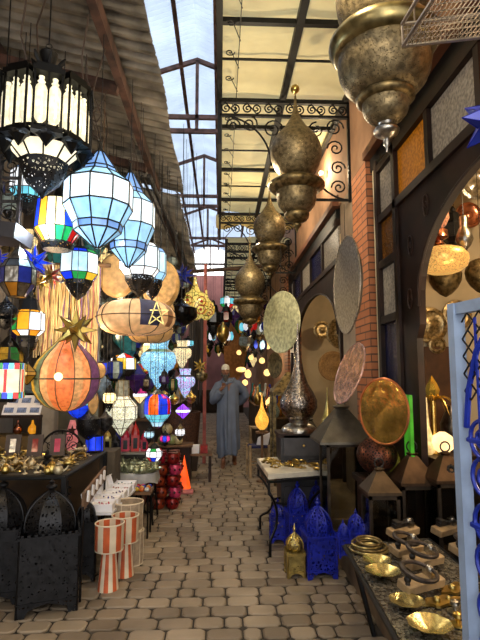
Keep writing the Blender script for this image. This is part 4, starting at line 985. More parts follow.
lantern('ball_lantern', 'pot', 202, 370, 382, 12, 7.3, None, 'grey-green metal ball under the yellow star', metal=brass_old)

# crowd: unlit and dim lanterns hanging deeper in the left shops
q = random.Random(21)
crowd = 'lanterns crowded in the dim depth of the left shops'
proto = {}
pal = [[[dull('clear')]], [[dull('amber'), dull('clear')]], [[dull('blue'), dull('clear')]], [[dull('green'), dull('yellow')]], [[dull('red'), dull('clear')]], [[dull('purple')]], [[dull('teal')]], [[lit('warm', 1.2)]], [[lit('cyan', .7)]]]
pl = []
kinds = ['filigree', 'classic', 'drum', 'dome', 'onion', 'diamond', 'tile', 'jar', 'pot']
for i in range(14):
    k = kinds[i % len(kinds)]
    me = [iron, brass_old, lead, iron_old][i % 4]
    o = lantern('hanging_lantern', k, 150, 300, 340, 22, 8.0, pal[i % len(pal)], 'small lantern hanging in the dim crowd deep inside the left-hand shops', metal=me, base=me, group=crowd, hang=False, bars=.003)
    pl.append(o)
spots = []
while len(spots) < 230:
    D = q.choice([q.uniform(5.2, 7), q.uniform(5.6, 9), q.uniform(8, 13)]); z = q.uniform(1.2, 3.4); x = -.80-1.85*q.random()**1.3
    if D < 7.2 and x > -.95 or D < 5.8 and x > -1.15: continue
    if all((x-a)**2+(D-b)**2 > .0144 for a, b, c in spots): spots.append((x, D, z))
for i, (x, D, z) in enumerate(spots):
    if abs(D-7.2) < .3 or abs(D-12.5) < .3: D += .6
    if i < len(pl): o = pl[i]; o.location = (x, D, z)
    else: o = dup(pl[q.randrange(len(pl))], (x, D, z), q.uniform(0, 3))
    sc = q.uniform(.4, .85); o.scale = (sc, sc, sc)
    mb = MB(); mb.tube([(0, 0, .66), (0, 0, (hook_z(x, D)-z)/sc)], .003, 3); mb.build('hanging_cord', iron, o, smooth=False)
# ================================================================== left display table with brassware
TZ = .85
t = thing('iron_display_table', 'long black iron table heaped with brass trinkets behind the pierced black lanterns', 'table', (-1.75, 4.3, 0))
ox, oy = -1.75, 4.3
cs = [(-2.75, 3.82), (-1.16, 3.82), (-1.13, 5.0), (-2.75, 5.0)]
mb = MB(); mb.hexa([(x-ox, y-oy, TZ-.03) for x, y in cs]+[(x-ox, y-oy, TZ) for x, y in cs]); mb.build('tabletop', mat('dark_cloth_top', (.16,.14,.11), .9, 0, .3, 10), t, smooth=False)
mb = MB()
for i in range(4): mb.tube([(cs[i][0]-ox, cs[i][1]-oy, TZ-.01), (cs[(i+1) % 4][0]-ox, cs[(i+1) % 4][1]-oy, TZ-.01)], .018, 6)
mb.build('edge_rail', iron, t)
for x, y in cs: mb = MB(); mb.box((x-ox, y-oy, TZ/2), (.035, .035, TZ)); mb.build('leg', iron, t, smooth=False)
mb = MB()
for k in range(14): mb.torus((cs[1][0]-ox, 3.9-oy, .1+k*.05), .025, .006, 10, 4)
mb.tube([(cs[1][0]-ox, 3.9-oy, .05), (cs[1][0]-ox, 3.9-oy, .8)], .01, 5); mb.build('twisted_upright', iron, t)
# wooden backing behind domed lanterns
mb = MB(); mb.box((-1.95, 4.95, .42), (1.55, .04, .82)); tag(mb.build('wooden_board', mat('ochre_board', (.34,.25,.14), .7, 0, .3, 5), smooth=False), 'brown wooden board under the back edge of the brassware table', 'board')

# trinket kinds
def tr_dish(): t = thing('brass_dish', 'x', 'dish', (0,0,0)); mb = MB(); mb.lathe([(.002,.02),(.004,.035),(.018,.058),(.022,.06),(.02,.056),(.008,.03),(.006,.001)], 16); mb.build('bowl', brass, t); return t
def tr_knob(): t = thing('brass_drawer_pull', 'x', 'handle', (0,0,0)); mb = MB(); mb.tube([(-.05,0,.012),(-.03,.01,.03),(0,.015,.036),(.03,.01,.03),(.05,0,.012)], [.006,.01,.012,.01,.006], 8); mb.build('grip', brass, t); mb = MB(); mb.box((-.05,0,.006),(.03,.02,.012)); mb.build('mount', brass_old, t); mb = MB(); mb.box((.05,0,.006),(.03,.02,.012)); mb.build('mount', brass_old, t); return t

def tr_bird():
    t = thing('brass_figurine', 'x', 'figurine', (0,0,0)); mb = MB(); mb.lathe([(0,.022),(.006,.02),(.01,.006),(.03,.006)], 10); mb.build('foot', brass_old, t)
    mb = MB(); mb.ball((0,0,.045), .022, 12, 8, sc=(1.5,.8,.8)); mb.ball((.03,0,.065), .011, 8, 6); mb.tube([(-.03,0,.045),(-.06,0,.06)], [.01,.003], 6); mb.build('bird', brass_pale, t); return t
def tr_star():
    t = thing('brass_star', 'x', 'ornament', (0,0,0)); mb = MB(); pts = [((.05 if i % 2 == 0 else .02)*math.cos(i*PI/5), (.05 if i % 2 == 0 else .02)*math.sin(i*PI/5)) for i in range(10)]
    mb.prism(pts, lambda u, v, d: (u, v, d), .001, .007); mb.ball((0,0,.008), .012, 8, 5); mb.build('star', brass, t, smooth=False); return t
def tr_key():
    t = thing('brass_key', 'x', 'key', (0,0,0)); mb = MB(); mb.torus((-.05,0,.006), .02, .005, 12, 5); mb.tube([(-.03,0,.006),(.06,0,.006)], .005, 6); mb.box((.05,.012,.006),(.016,.02,.006)); mb.build('key', brass_pale, t); return t
def tr_pot():
    t = thing('brass_pot', 'x', 'pot', (0,0,0)); mb = MB(); mb.lathe([(0,.02),(.01,.03),(.03,.036),(.05,.028),(.058,.018),(.066,.022)], 14); mb.build('body', brass_pale, t); mb = MB(); mb.lathe([(.066,.021),(.075,.014),(.082,.004),(.09,.006),(.095,.001)], 12); mb.build('lid', brass, t)
    mb = MB(); mb.tube([(.03,0,.02),(.055,0,.035),(.066,0,.055)], [.008,.006,.004], 6); mb.build('spout', brass, t); return t
makers = [(tr_dish, 'small brass dish', 'dish'), (tr_knob, 'brass drawer handle', 'handle'), (tr_bird, 'small brass bird figurine', 'figurine'), (tr_star, 'brass star ornament', 'ornament'), (tr_key, 'large brass key', 'key'), (tr_pot, 'tiny brass teapot', 'pot')]
protos = [m() for m, _, _ in makers]
used = set()
def scatter(n, pick, zfun, where, group, q, smin=.8, smax=1.5, kinds=range(6), matmap=None):
    for i in range(n):
        k = q.choice(list(kinds)); x, y = pick(q); z = zfun(x, y)
        lab = makers[k][1]+' '+where
        if k not in used: o = protos[k]; used.add(k); o.location = (x, y, z); o.rotation_euler = (0, 0, q.uniform(0, 6)); o['label'] = lab; o['group'] = makers[k][1]+'s '+group
        else: o = dup(protos[k], (x, y, z), q.uniform(0, 6), lab, makers[k][1]+'s '+group)
        sc = q.uniform(smin, smax); o.scale = (sc, sc, sc)
        if matmap:
            for ch in o.children:
                ch.data = ch.data.copy(); ch.data.materials[0] = matmap
q = random.Random(5)
pkf = lambda q: (q.uniform(-2.25, -1.2), q.uniform(3.87, 4.95))
scatter(60, pkf, lambda x, y: TZ+.002, 'in yellow brass in the heap on the long black iron table', 'in yellow brass on the long black iron table', q, .7, 1.2)
used.clear(); bright_protos = protos; protos = [m() for m, _, _ in makers]
scatter(70, pkf, lambda x, y: TZ+.002, 'in pale silvery metal heaped on the long black iron table', 'in pale metal on the long black iron table', q, .7, 1.2, matmap=mat('pale_tin_gold', (.78,.73,.60), .4, .7, .3, 20))
used.clear(); protos = [m() for m, _, _ in makers]
scatter(50, pkf, lambda x, y: TZ+.002, 'in dark tarnished brass heaped on the long black iron table', 'in tarnished brass on the long black iron table', q, .7, 1.2, matmap=brass_old)
used.clear(); protos = [m() for m, _, _ in makers]
# wooden tray crates with curled brass on top: two shallow trays tilted
# boxes of jewellery at the back left of the table: dark picture boxes
for k in range(5):
    x = -2.28+k*.20; t = thing('display_box', ['dark display box with an orange charm, leftmost on the brassware table', 'dark display box with a green charm, second from the left on the brassware table', 'dark display box with a pale charm, third from the left on the brassware table', 'dark display box with a reddish inset, fourth from the left on the brassware table', 'dark display box nearest the arched iron chair back'][k], 'box', (x, 4.62, TZ+.002+.0), .2)
    M = RX(-.35); mb = MB(); mb.box(M @ Vector((0, 0, .1))+Vector((0,0,.01)), (.13, .03, .2), M); mb.build('case', mat('box_brown', (.24,.19,.16), .6), t, smooth=False)
    mb = MB(); mb.box(M @ Vector((0, -.017, .1))+Vector((0,0,.01)), (.05, .006, .12), M); mb.build('charm', [copper, dull('teal'), silver, dull('red'), dull('pink')][k], t, smooth=False)
# black turned finial on the front rail
lathe_thing('turned_finial', 'black turned finial rising from the front rail of the brassware table', 'finial', G(47, 471, TZ+.012), [('turned_post', [(0,.02),(.02,.03),(.04,.012),(.055,.035),(.075,.035),(.09,.012),(.105,.028),(.12,.03),(.135,.01),(.15,.012),(.165,.002)], iron)], 1)

# arched iron chair back behind table
b = P(58, 470, 5.15); t = thing('iron_chair', 'black wrought iron chair with a round scroll-filled back and a star behind the brassware table', 'chair', (b.x, 5.25, 0), -.05)
F = lambda u, v: (u, 0, v); R = .22; zc = P(58, 452, 5.25).z
mb = MB(); mb.tube([F(R*math.cos(a*PI/20), zc+R*math.sin(a*PI/20)) for a in range(21)]+[F(-R, .0)], .012, 6); mb.tube([F(R, zc), F(R, 0)], .012, 6); mb.tube([F(-R, zc), F(R, zc)], .008, 5)
for j in range(5): a = PI*(j+1)/6; mb.tube([F(0, zc), F(R*math.cos(a), zc+R*math.sin(a))], .006, 4)
mb.build('back_hoop', iron, t)
mb = MB()
for u, v, a0, sg in ((-.12,.06,0,1),(.12,.06,PI,-1),(-.07,.14,0,1),(.07,.14,PI,-1)): mb.tube(spiral((u, zc+v), .05, 1.5, F, a0, sg), .005, 4)
mb.build('back_scrolls', iron, t)
mb = MB(); mb.box((0, .2, .45), (.44, .42, .025)); mb.build('seat', darkwood, t, smooth=False)
for u in (-1, 1): mb = MB(); mb.tube([(u*.2, .4, 0), (u*.2, .4, .45)], .011, 5); mb.build('leg', iron, t)
pts = [((.05 if i % 2 == 0 else .02)*math.sin(i*PI/5), (.05 if i % 2 == 0 else .02)*math.cos(i*PI/5)) for i in range(10)]
mb = MB(); mb.prism(pts, lambda u, v, d: (.1+u, d, zc+R+.0+v), -.006, .006); mb.build('star', mat('dark_red_iron', (.25,.1,.08), .5, .5), t, smooth=False)

# wall panels behind the left table: shelf unit with tile pictures, pillar
t = thing('wooden_shelf_unit', 'brown shelf unit with a glass front and tile pictures at the left edge', 'shelf', (-2.3, 5.75, 0))
a = P(0, 400, 5.6); bq = P(39, 400, 5.6); zA = P(20, 418, 5.6).z; zB = P(20, 437, 5.6).z
x0, x1 = -2.9-(-2.3), bq.x+2.3
mb = MB(); mb.box(((x0+x1)/2, .05, zB/2), (x1-x0, .4, zB)); mb.build('cabinet_body', mat('ochre_wood', (.45,.36,.2), .7, 0, .3, 5), t, smooth=False)
mb = MB(); mb.box(((x0+x1)/2, .05, zA+.015), (x1-x0+.05, .42, .03)); mb.box((x1, .05, (zA+zB)/2), (.04, .4, zA-zB)); mb.build('shelf_board', darkwood, t, smooth=False)
for k, (px, lb, m) in enumerate(((13, 'small glass lamp with a copper bulb on the left shelf', copper), (28, 'small glass lamp with a yellow bulb on the left shelf', lit('amber', .8)))):
    p = P(px, 437, 5.6); lathe_thing('glass_lamp', lb, 'lamp', (p.x, 5.72, zB+.002), [('base', [(0,.04),(.02,.03)], brass_old), ('globe', [(.02,.03),(.05,.05),(.09,.045),(.13,.015),(.17,.01)], m)], 1)
names = ['upper left', 'upper middle', 'upper right', 'lower left', 'lower middle', 'lower right']
for k in range(6):
    r, c = divmod(k, 3); px = 7+13*c; p = P(px, 405+11*r, 5.6); z = zA+.035+(.0 if r else 0)
    t = thing('picture_tile', 'white tile painted with blue, %s of six on the left shelf' % names[k], 'tile', (p.x, 5.62+(.0 if r else .14), zA+.032+(0 if r else .1)), 0)
    M = RX(-.5); mb = MB(); mb.box(M @ Vector((0, 0, .06)), (.14, .01, .12), M); mb.build('tile', white, t, smooth=False)
    mb = MB(); mb.box(M @ Vector((0, -.007, .055)), (.1, .004, .06), M); mb.build('painting', mat('faded_blue', (.45,.52,.68), .6, 0, .5, 60), t, smooth=False)
mb = MB(); p = P(47, 430, 5.7); mb.box((p.x, 5.75, 1.3), (.16, .16, 2.6)); ob = mb.build('trim_6', mat('pale_post', (.60,.56,.50), .8, 0, .2, 6), smooth=False); struct(ob)
mb = MB(); p = P(75, 430, 6.4); mb.box((p.x, 6.5, 1.2), (.5, .1, 2.4)); ob = mb.build('trim_7', mat('grey_green_board', (.50,.50,.42), .8, 0, .2, 3), smooth=False); struct(ob)

tp = P(69, 452, 6.0); t = thing('pink_lamp', 'pale pink glowing lamp behind the arched iron chair back', 'lamp', (tp.x, 6.1, tp.z)); mb = MB(); mb.lathe([(0,.05),(.1,.07),(.25,.06),(.36,.03)], 14); mb.build('shade', mat('pink_shade', (.85,.5,.5), .5, 0, .2, 10, emit=.35), t)
mb = MB(); mb.box((tp.x, 6.1, tp.z/2), (.2,.2,tp.z-.004)); tag(mb.build('wooden_pedestal', darkwood, smooth=False), 'dark block under the pale pink lamp', 'stand')

# grey iron scroll rack, top left
p0 = P(-12, 225, 3.3); p1 = P(16, 225, 3.3); zt = P(8, 155, 3.3).z; 
t = thing('iron_scroll_rack', 'grey iron rack of scrollwork hanging at the left edge above the silver domed lantern', 'rack', (p1.x-.12, p1.y, p1.z))
w = .26; h = zt-p1.z; F = lambda u, v: (u, 0, v)
mb = MB()
for u in (-.13, 0, .13): mb.box((u, 0, h/2), (.02, .02, h))
for v in (0, h/3, 2*h/3, h): mb.box((0, 0, v), (.28, .018, .018))
mb.build('rack_frame', iron_old, t, smooth=False)
mb = MB()
for i in range(3):
    for u in (-.065, .065): mb.tube(spiral((u, h*(i+.5)/3), .063, 1.6, F, i, 1 if u > 0 else -1), .006, 5)
mb.build('rack_scrolls', iron_old, t)
mb = MB(); mb.box((.01, 0, -.06), (.34, .3, .1), RY(.12)); mb.build('rack_shelf', mat('grey_painted_wood', (.17,.16,.18), .6), t, smooth=False)
mb = MB(); mb.tube([(0, 0, h), (0, 0, 4.5-p1.z)], .005, 4); mb.build('hanging_cord', iron, t)

# ------------------------------------------------------------------ pierced black domed lanterns on the floor
box_lantern(47, 603, 64, 121, None, 'big black pierced lantern with a domed top standing in front of the brassware table', iron_pierced, mat('black_trim', (.10,.10,.11), .4, .6, .3, 20), rz=.32, boxfrac=.6, name='domed_floor_lantern')
box_lantern(-2, 596, 58, 116, None, 'second big black pierced domed lantern, cut by the left edge', iron_pierced, MATS['black_trim'], rz=.2, boxfrac=.6, name='domed_floor_lantern')
box_lantern(84, 578, 24, 80, None, 'slim black iron lantern in the shade right of the big domed ones', iron_pierced, MATS['black_trim'], rz=.2, boxfrac=.7, name='domed_floor_lantern')

# ------------------------------------------------------------------ row of white jewellery boxes on a narrow folding table
TZ2 = .48
t = thing('folding_table', 'narrow folding table with a white top under the row of white boxes', 'table', (-1.0, 4.1, 0))
c = [G(80, 513, TZ2), G(104, 516, TZ2), G(143, 482, TZ2), G(128, 481, TZ2)]
a0, a1 = c[0], c[1]; far = G(138, 484, TZ2)
dy = far.y-a0.y
o = Vector((-1.0, 4.1, 0))
cs = [Vector((a0.x, a0.y, 0)), Vector((a1.x+.04, a0.y, 0)), Vector((a1.x+.1, a0.y+.98, 0)), Vector((a0.x+.03, a0.y+.98, 0))]
mb = MB(); mb.hexa([v-o+Vector((0,0,TZ2-.02)) for v in cs]+[v-o+Vector((0,0,TZ2)) for v in cs]); mb.build('tabletop', white, t, smooth=False)
for i, v in enumerate(cs):
    w2 = cs[(i+2) % 4] if False else cs[i]; mb = MB(); mb.tube([v-o+Vector((0, 0, TZ2-.02)), Vector((v.x+(.06 if i in (0, 3) else -.1), v.y+(.25 if i < 2 else -.25), 0))-o], .009, 5); mb.build('leg', iron, t)
for k in range(5):
    y = a0.y+.11+k*.188; x = a0.x+.15+.012*k
    t = thing('jewellery_box', ['nearest', 'second nearest', 'middle', 'second farthest', 'farthest'][k]+' open white jewellery box in the row on the white-topped folding table', 'box', (x, y, TZ2+.001), 0)
    mb = MB(); w, d, h = .20, .175, .06
    for (cx, cy, sx, sy) in ((0,-d/2,w,.006),(0,d/2,w,.006),(-w/2,0,.006,d),(w/2,0,.006,d)): mb.box((cx, cy, h/2), (sx, sy, h))
    mb.box((0, 0, .02), (w, d, .04)); mb.build('tray', white, t, smooth=False)
    mb = MB(); M = RY(-.32); 
    mb.box(M @ Vector((-w/2, 0, .095)), (.012, d, .17), M); 
    for sy in (-1, 1): mb.box(M @ Vector((-w/2+.016, sy*d/2, .095)), (.03, .006, .17), M)
    mb.box(M @ Vector((-w/2+.016, 0, .18)), (.03, d, .006), M)
    mb.build('lid', white, t, smooth=False)
    q2 = random.Random(k)
    mb = MB()
    for j in range(8): mb.ball((q2.uniform(-.07,.07), q2.uniform(-.06,.06), .046), .007, 6, 4)
    ob = mb.build('beads', dull(['pink','blue','purple','red','teal'][k]), t); ob['kind'] = 'stuff'
# slanted wooden rail with white tags left of the boxes
t = thing('wooden_tag_board', 'sloping brown board with small white tags left of the white boxes', 'board', (-1.13, 4.45, 0))
a = P(82, 493, 3.72)-t.location; b = P(104, 466, 4.75)-t.location
mb = MB(); dn = Vector((0, 0, -.12)); sd = Vector((.02, 0, 0)); mb.hexa([a+dn, b+dn, b+dn+sd, a+dn+sd, a, b, b+sd, a+sd]); mb.build('board', midwood, t, smooth=False)
for k in range(5):
    p = a.lerp(b, (k+.6)/5.4)+Vector((.028, 0, -.05)); mb = MB(); mb.box(p, (.012, .05, .08), RX(-.3)); mb.build('tag', white, t, smooth=False)
for p in (a, b):
    mb = MB(); mb.tube([p+dn*.8+Vector((.01, 0, 0)), Vector((p.x+.01, p.y, -0))], .01, 5); mb.build('leg', iron, t)

# ------------------------------------------------------------------ striped goblet drums and mesh drums
orange_s = mat('orange_hide', (.72,.33,.16), .7, 0, .25, 9); cream_s = mat('cream_hide', (.80,.74,.64), .7, 0, .12, 9)
def drum(px, py, wt, hc, hu, label, loc=None):
    b = G(px, py, 0); s = S(px, py, b.y)*1.02; t = thing('striped_drum', label, 'drum', b)
    def st(i, j): return j // 2 % 2
    mb = MB(); mb.lathe([(0, wt*.37*s), (hc*s, wt*.24*s)], 28, mi=st); mb.build('stem', [orange_s, cream_s], t, ang=70)
    R = wt/2*s; z0 = hc*s*.96; z1 = z0+hu*s
    mb = MB(); mb.lathe([(z0, R*.5), (z0, R*.95), (z0+.01, R), (z1, R*1.02), (z1, R*.97), (z0+.02, R*.94)], 28, mi=st); mb.build('drum_bowl', [orange_s, cream_s], t, ang=60)
    mb = MB(); mb.torus((0, 0, z1), R, .006, 28, 5); mb.torus((0,0,z0), R*.97, .005, 28, 5); mb.build('rim', cream_s, t); return t
drum(108, 589, 28, 39, 25, 'orange and cream striped goblet drum, the bigger one in front')
drum(124, 575, 26, 34, 24, 'orange and cream striped goblet drum, the smaller one behind')
def mesh_drum(px, pyb, w, h, z0, D, label):
    b = P(px, pyb, D); s = S(px, pyb, D); R = w/2*s; H = h*s; t = thing('mesh_drum', label, 'basket', (b.x, b.y, z0 if z0 is not None else b.z))
    netm = mat('beige_netting', (.62,.55,.46), .8, 0, .2, 30, pierce=None); 
    mb = MB(); mb.lathe([(0, R*.96), (H, R), (H, R*.985), (.004, R*.945)], 28); mb.build('netting', netm, t, ang=60)
    mb = MB(); mb.torus((0, 0, H), R, .006, 28, 5); mb.torus((0, 0, 0.005), R*.96, .006, 28, 5)
    for k in range(10): a = 2*PI*k/10; mb.tube([(R*.97*math.cos(a), R*.97*math.sin(a), 0), (R*1.01*math.cos(a), R*1.01*math.sin(a), H)], .003, 4)
    mb.build('hoop_frame', cream_s, t); return t
zz = G(127, 562, 0)
t1 = mesh_drum(131, 563, 24, 32, 0, G(131, 563, 0).y, 'beige netting drum on the floor behind the smaller striped drum')
s1 = S(131, 563, G(131, 563, 0).y)
t2 = mesh_drum(128, 530, 29, 27, 32*s1+.002, G(131, 563, 0).y, 'upper beige netting drum, stacked above the smaller striped drum')

# ------------------------------------------------------------------ table with white cloth and silver trinkets, wheel, red pots
TZ3 = .54
cc = G(138, 470, TZ3); t = thing('cloth_covered_table', 'small table with a whitish cloth, covered in silver trinkets', 'table', (cc.x, cc.y, 0))
rx = 20*S(141, 470, cc.y); ry = .24
mb = MB(); n = 40; pr = []
vs = [(0, 0, TZ3)]; fs = []
for k, (f, dz) in enumerate(((.97, 0), (1.0, -.01), (1.03, -.07), (1.05, -.11))):
    for j in range(n):
        a = 2*PI*j/n; sq = (abs(math.cos(a))**4+abs(math.sin(a))**4)**-.25; wv = 1+(.03*math.sin(a*9) if k > 1 else 0)
        vs.append((rx*f*sq*math.cos(a)*wv, ry*f*sq*math.sin(a)*wv, TZ3+dz+(.02*math.sin(a*5) if k == 3 else 0)))
for j in range(n): fs.append((0, 1+j, 1+(j+1) % n))
for k in range(3):
    for j in range(n): fs.append((1+k*n+j, 1+k*n+n+j, 1+k*n+n+(j+1) % n, 1+k*n+(j+1) % n))
mb.add(vs, fs); mb.build('cloth', mat('whitish_cloth', (.62,.62,.62), .8, 0, .2, 8), t)
for u in (-1, 1):
    for v in (-1, 1): mb = MB(); mb.tube([(u*rx*.9, v*ry*.85, 0), (u*rx*.7, v*ry*.7, TZ3-.02)], .012, 5); mb.build('leg', iron, t)
q = random.Random(9)
scatter(60, lambda q: (cc.x+q.uniform(-rx*.93, rx*.93), cc.y+q.uniform(-ry*.9, ry*.9)), lambda x, y: TZ3+.002, 'in silvery metal on the cloth-covered table', 'in silvery metal on the cloth-covered table', q, .9, 1.5, kinds=(0, 2, 5), matmap=mat('greenish_silver', (.66,.68,.56), .35, .8, .3, 20))
# tray of colourful things in front
cb = Vector((-.86, 5.16, 0)); t = thing('wicker_tray_stand', 'low stand with a tray between the white boxes and the red pots', 'stand', (cb.x, cb.y, 0)); rr = .2
mb = MB(); mb.box((0, 0, .435), (.36, .24, .03)); mb.build('tray', midwood, t, smooth=False)
for u in (-1, 1):
    for v in (-1, 1): mb = MB(); mb.tube([(u*.15, v*.1, 0), (u*.15, v*.1, .42)], .01, 5); mb.build('leg', iron, t)
q = random.Random(4); cols = ['red', 'white', 'orange', 'yellow', 'blue', 'pink']; first = {}
for i in range(24):
    k = cols[(i*5+i//6) % 6]; x = cb.x+(i % 6-2.5)*.055+q.uniform(-.01, .01); y = cb.y+(i//6-2)*.05+q.uniform(-.01, .01)
    lb = '%s trinket ball on the low tray beside the white boxes' % {'orange': 'small orange', 'white': 'small white', 'red': 'small red', 'yellow': 'small yellow', 'blue': 'small blue', 'pink': 'small pink'}[k]; gp = '%s trinket balls on the low tray' % k
    if k not in first:
        mb = MB(); mb.lathe([(0,.010),(.008,.022),(.02,.026),(.032,.022),(.04,.010),(.043,.001)], 12); first[k] = mb.build('trinket_ball', dull(k)); tag(first[k], lb, 'trinket', gp); first[k].location = (x, y, .451)
    else: dup(first[k], (x, y, .451))
# upright iron wheel-like rack
wb = G(149, 513, 0); t = thing('iron_hoop_rack', 'round black wire rack of silver discs leaning by the red pots', 'rack', wb, .3); R = .27
mb = MB(); mb.torus((0, 0, R+.01), R, .012, 30, 5, RZ(.9) @ RX(PI/2), sc=(.75, 1.0)); mb.torus((0, 0, R+.01), R*.55, .008, 24, 5, RZ(.9) @ RX(PI/2), sc=(.75,1.0)); mb.build('hoop', iron, t)
for j in range(7):
    a = 2*PI*j/7; M = RZ(.9) @ RX(PI/2); mb = MB(); mb.lathe([(-.012,.02),(0,.07),(.012,.02)], 14, c=M @ Vector((R*.58*math.cos(a), R*.78*math.sin(a), 0))+Vector((0,0,R+.01)), M=M); mb.build('metal_disc', silver, t)
# red pots piled up in tiers
redm = [mat('red_openwork', (.50,.07,.06), .35, .2, .4, 16), mat('crimson_openwork', (.56,.08,.16), .35, .2, .4, 16), mat('rust_openwork', (.55,.20,.08), .35, .2, .4, 16), mat('pink_openwork', (.72,.2,.35), .35, .2, .4, 16)]
pot = []
for m in redm:
    t = thing('openwork_candle_pot', 'x', 'pot', (0,0,0)); mb = MB(); mb.lathe([(0,.05),(.01,.065),(.05,.08),(.09,.078),(.12,.062),(.13,.066)], 16); mb.build('bowl', m, t)
    mb = MB()
    for j in range(8): a = 2*PI*j/8; mb.ball((.079*math.cos(a), .079*math.sin(a), .07), .014, 6, 4, sc=(1,1,1.3))
    mb.torus((0,0,.13), .066, .005, 16, 4); mb.build('studs', mat('dark_red_holes', (.2,.02,.03), .3), t); pot.append(t)
nm = ['red', 'crimson', 'rust-coloured', 'pink']; usedp = set(); pb = G(157, 511, 0)
for lv in range(5):
    for r in range(2 if lv else 2):
        for cxx in range(3 if lv < 4 else 3):
            k = [0,2,0,1,0,0,2,3,1,0][(lv*5+r*3+cxx) % 10] if lv < 4 else [3, 1, 0, 2, 1, 0][r*3+cxx]
            x = pb.x-.16+cxx*.165+.03*(lv % 2); y = pb.y+.1+r*.18; z = .001+lv*.132
            lb = '%s openwork candle pot in the tall pile right of the cloth-covered table' % nm[k]; gp = '%s openwork pots in the pile' % nm[k]
            if k not in usedp: usedp.add(k); o = pot[k]; o.location = (x, y, z); o['label'] = lb; o['group'] = gp
            else: dup(pot[k], (x, y, z), .4*cxx, lb, gp)
# glowing orange cone lamp
b = G(184, 489, 0); s = S(184, 488, b.y); t = thing('cone_lamp', 'bright glowing orange cone lamp standing on the paving', 'lamp', b)
mb = MB(); mb.lathe([(0, 7*s), (30*s, .6*s), (33*s, .2*s)], 6); mb.build('shade', mat('orange_lit_skin', (.85,.25,.08), .5, 0, .3, 9, emit=.9, ecol=(1,.35,.1)), t, smooth=False)
mb = MB(); mb.torus((0,0,.005), 7*s, .006, 12, 4); mb.build('foot_ring', iron, t)
mb = MB(); mb.box((0, 0, .012), (.24, .2, .022)); x = mb.build('pink_cloth', mat('pink_cloth', (.70,.42,.42), .9), loc=(b.x+.02, b.y-.22, 0), smooth=False); tag(x, 'folded pink cloth on the ground in front of the orange cone lamp', 'cloth')

# middle shelf with red and pink lanterns
SZ = None
p = P(124, 451, 5.9); t = thing('goods_shelf', 'long low shelf counter with red lanterns behind the trinket tables', 'shelf', (p.x, 5.95, 0)); L = 44*S(124, 451, 5.9)
mb = MB(); mb.box((0, 0, p.z-.012), (L, .34, .025)); mb.build('shelf_top', mat('grey_shelf', (.5,.48,.44), .6), t, smooth=False)
mb = MB(); mb.box((0, .08, (p.z-.03)/2), (L*.96, .12, p.z-.03)); mb.build('shelf_body', mat('shelf_grey_green', (.32,.31,.28), .8), t, smooth=False)
def smallbox(px, w, h, m, lb, y=5.9, mm=None, base=None, D=None):
    s = S(px, 450, y); pp = P(px, 450, y); zz = p.z+.002 if base is None else base; t = thing('table_lantern', lb, 'lantern', (pp.x, y, zz), .2); W = w*s*.9; H = h*s
    mb = MB(); mb.box((0, 0, H*.27), (W, W, H*.54)); mb.build('body', m, t, smooth=False)
    mb = MB(); mb.lathe([(H*.54, W*.52), (H*.66, W*.5), (H*.8, W*.3), (H*.9, W*.08), (H, .002)], 8, ph=.5); mb.build('dome', mm or m, t, smooth=False)
    mb = MB()
    for k in range(4): M = RZ(k*PI/2); mb.box(M @ Vector((0, -W*.505, H*.27)), (W*.5, .004, H*.36), M)
    mb.build('window', dull('dark'), t, smooth=False); return t
rl = [mat('crimson_lantern_glass', (.62,.06,.18), .3, .1, .3, 12, emit=.12), mat('red_lantern_glass', (.62,.10,.07), .3, .1, .3, 12, emit=.12)]
smallbox(125, 9, 24, rl[0], 'crimson box lantern on the shelf below the cream beaded lantern')
smallbox(135, 9, 29, rl[1], 'taller red box lantern on the shelf right of the crimson one')
smallbox(144, 8, 20, rl[0], 'pinkish red box lantern at the right end of the shelf')
smallbox(130, 8, 33, mat('pale_pink_metal', (.68,.45,.42), .4, .2), 'pale pink domed lantern behind the red box lanterns', y=6.05)
smallbox(107, 9, 22, brass_pale, 'pale gold domed box lantern on the shelf right of the blue glass cylinder')
smallbox(115, 8, 18, iron_old, 'little grey box lantern on the shelf near the blue one')
smallbox(118, 8, 22, blue_paint, 'little dark blue domed lantern on the shelf behind the grey one', y=6.05)
pp = P(94, 452, 5.0)
mb = MB(); mb.box((pp.x, 5.0+.17, pp.z/2), (.4, .3, pp.z-.004)); tag(mb.build('wooden_crate', mat('dim_crate', (.30,.26,.2), .8), smooth=False), 'dim wooden crate under the blue glass cylinder', 'crate')
# cream pottery and baskets near (170, 440)
pk = P(170, 447, 7.6); t = thing('pottery_counter', 'dark counter carrying greenish pottery right of the red lanterns', 'counter', (pk.x, 7.77, 0)); mb = MB(); mb.box((0, 0, pk.z/2), (.62, .4, pk.z)); mb.build('counter_body', darkwood, t, smooth=False)
mb = MB(); mb.box((0, 0, pk.z+.012), (.68, .45, .022)); mb.build('counter_top', midwood, t, smooth=False)
for i, (px, r, lv, lb, m) in enumerate(((163, 5, 0, 'greenish ceramic jar at the left end of the pottery counter', 'a'), (171, 5, 0, 'middle greenish ceramic jar on the pottery counter', 'a'), (167, 5, 1, 'cream ceramic jar balanced on top of the two greenish jars', 'b'), (178, 4.5, 0, 'cream ceramic jar at the right end of the pottery counter', 'b'))):
    s = S(px, 447, 7.7); c = P(px, 447, 7.7); R = r*s*1.1
    lathe_thing('ceramic_jar', lb, 'jar', (c.x, 7.7, pk.z+.025+lv*R*1.9), [('body', [(0,.5),(.2,.8),(.7,1),(1.2,.9),(1.6,.55),(1.7,.6)], mat('celadon' if m == 'a' else 'cream_ceramic', (.55,.58,.38) if m == 'a' else (.70,.64,.46), .3)), ('lid', [(1.7,.6),(1.85,.3),(1.9,.05)], brass_old)], R)
b = P(180, 440, 9.1); s = S(180, 440, 9.1)
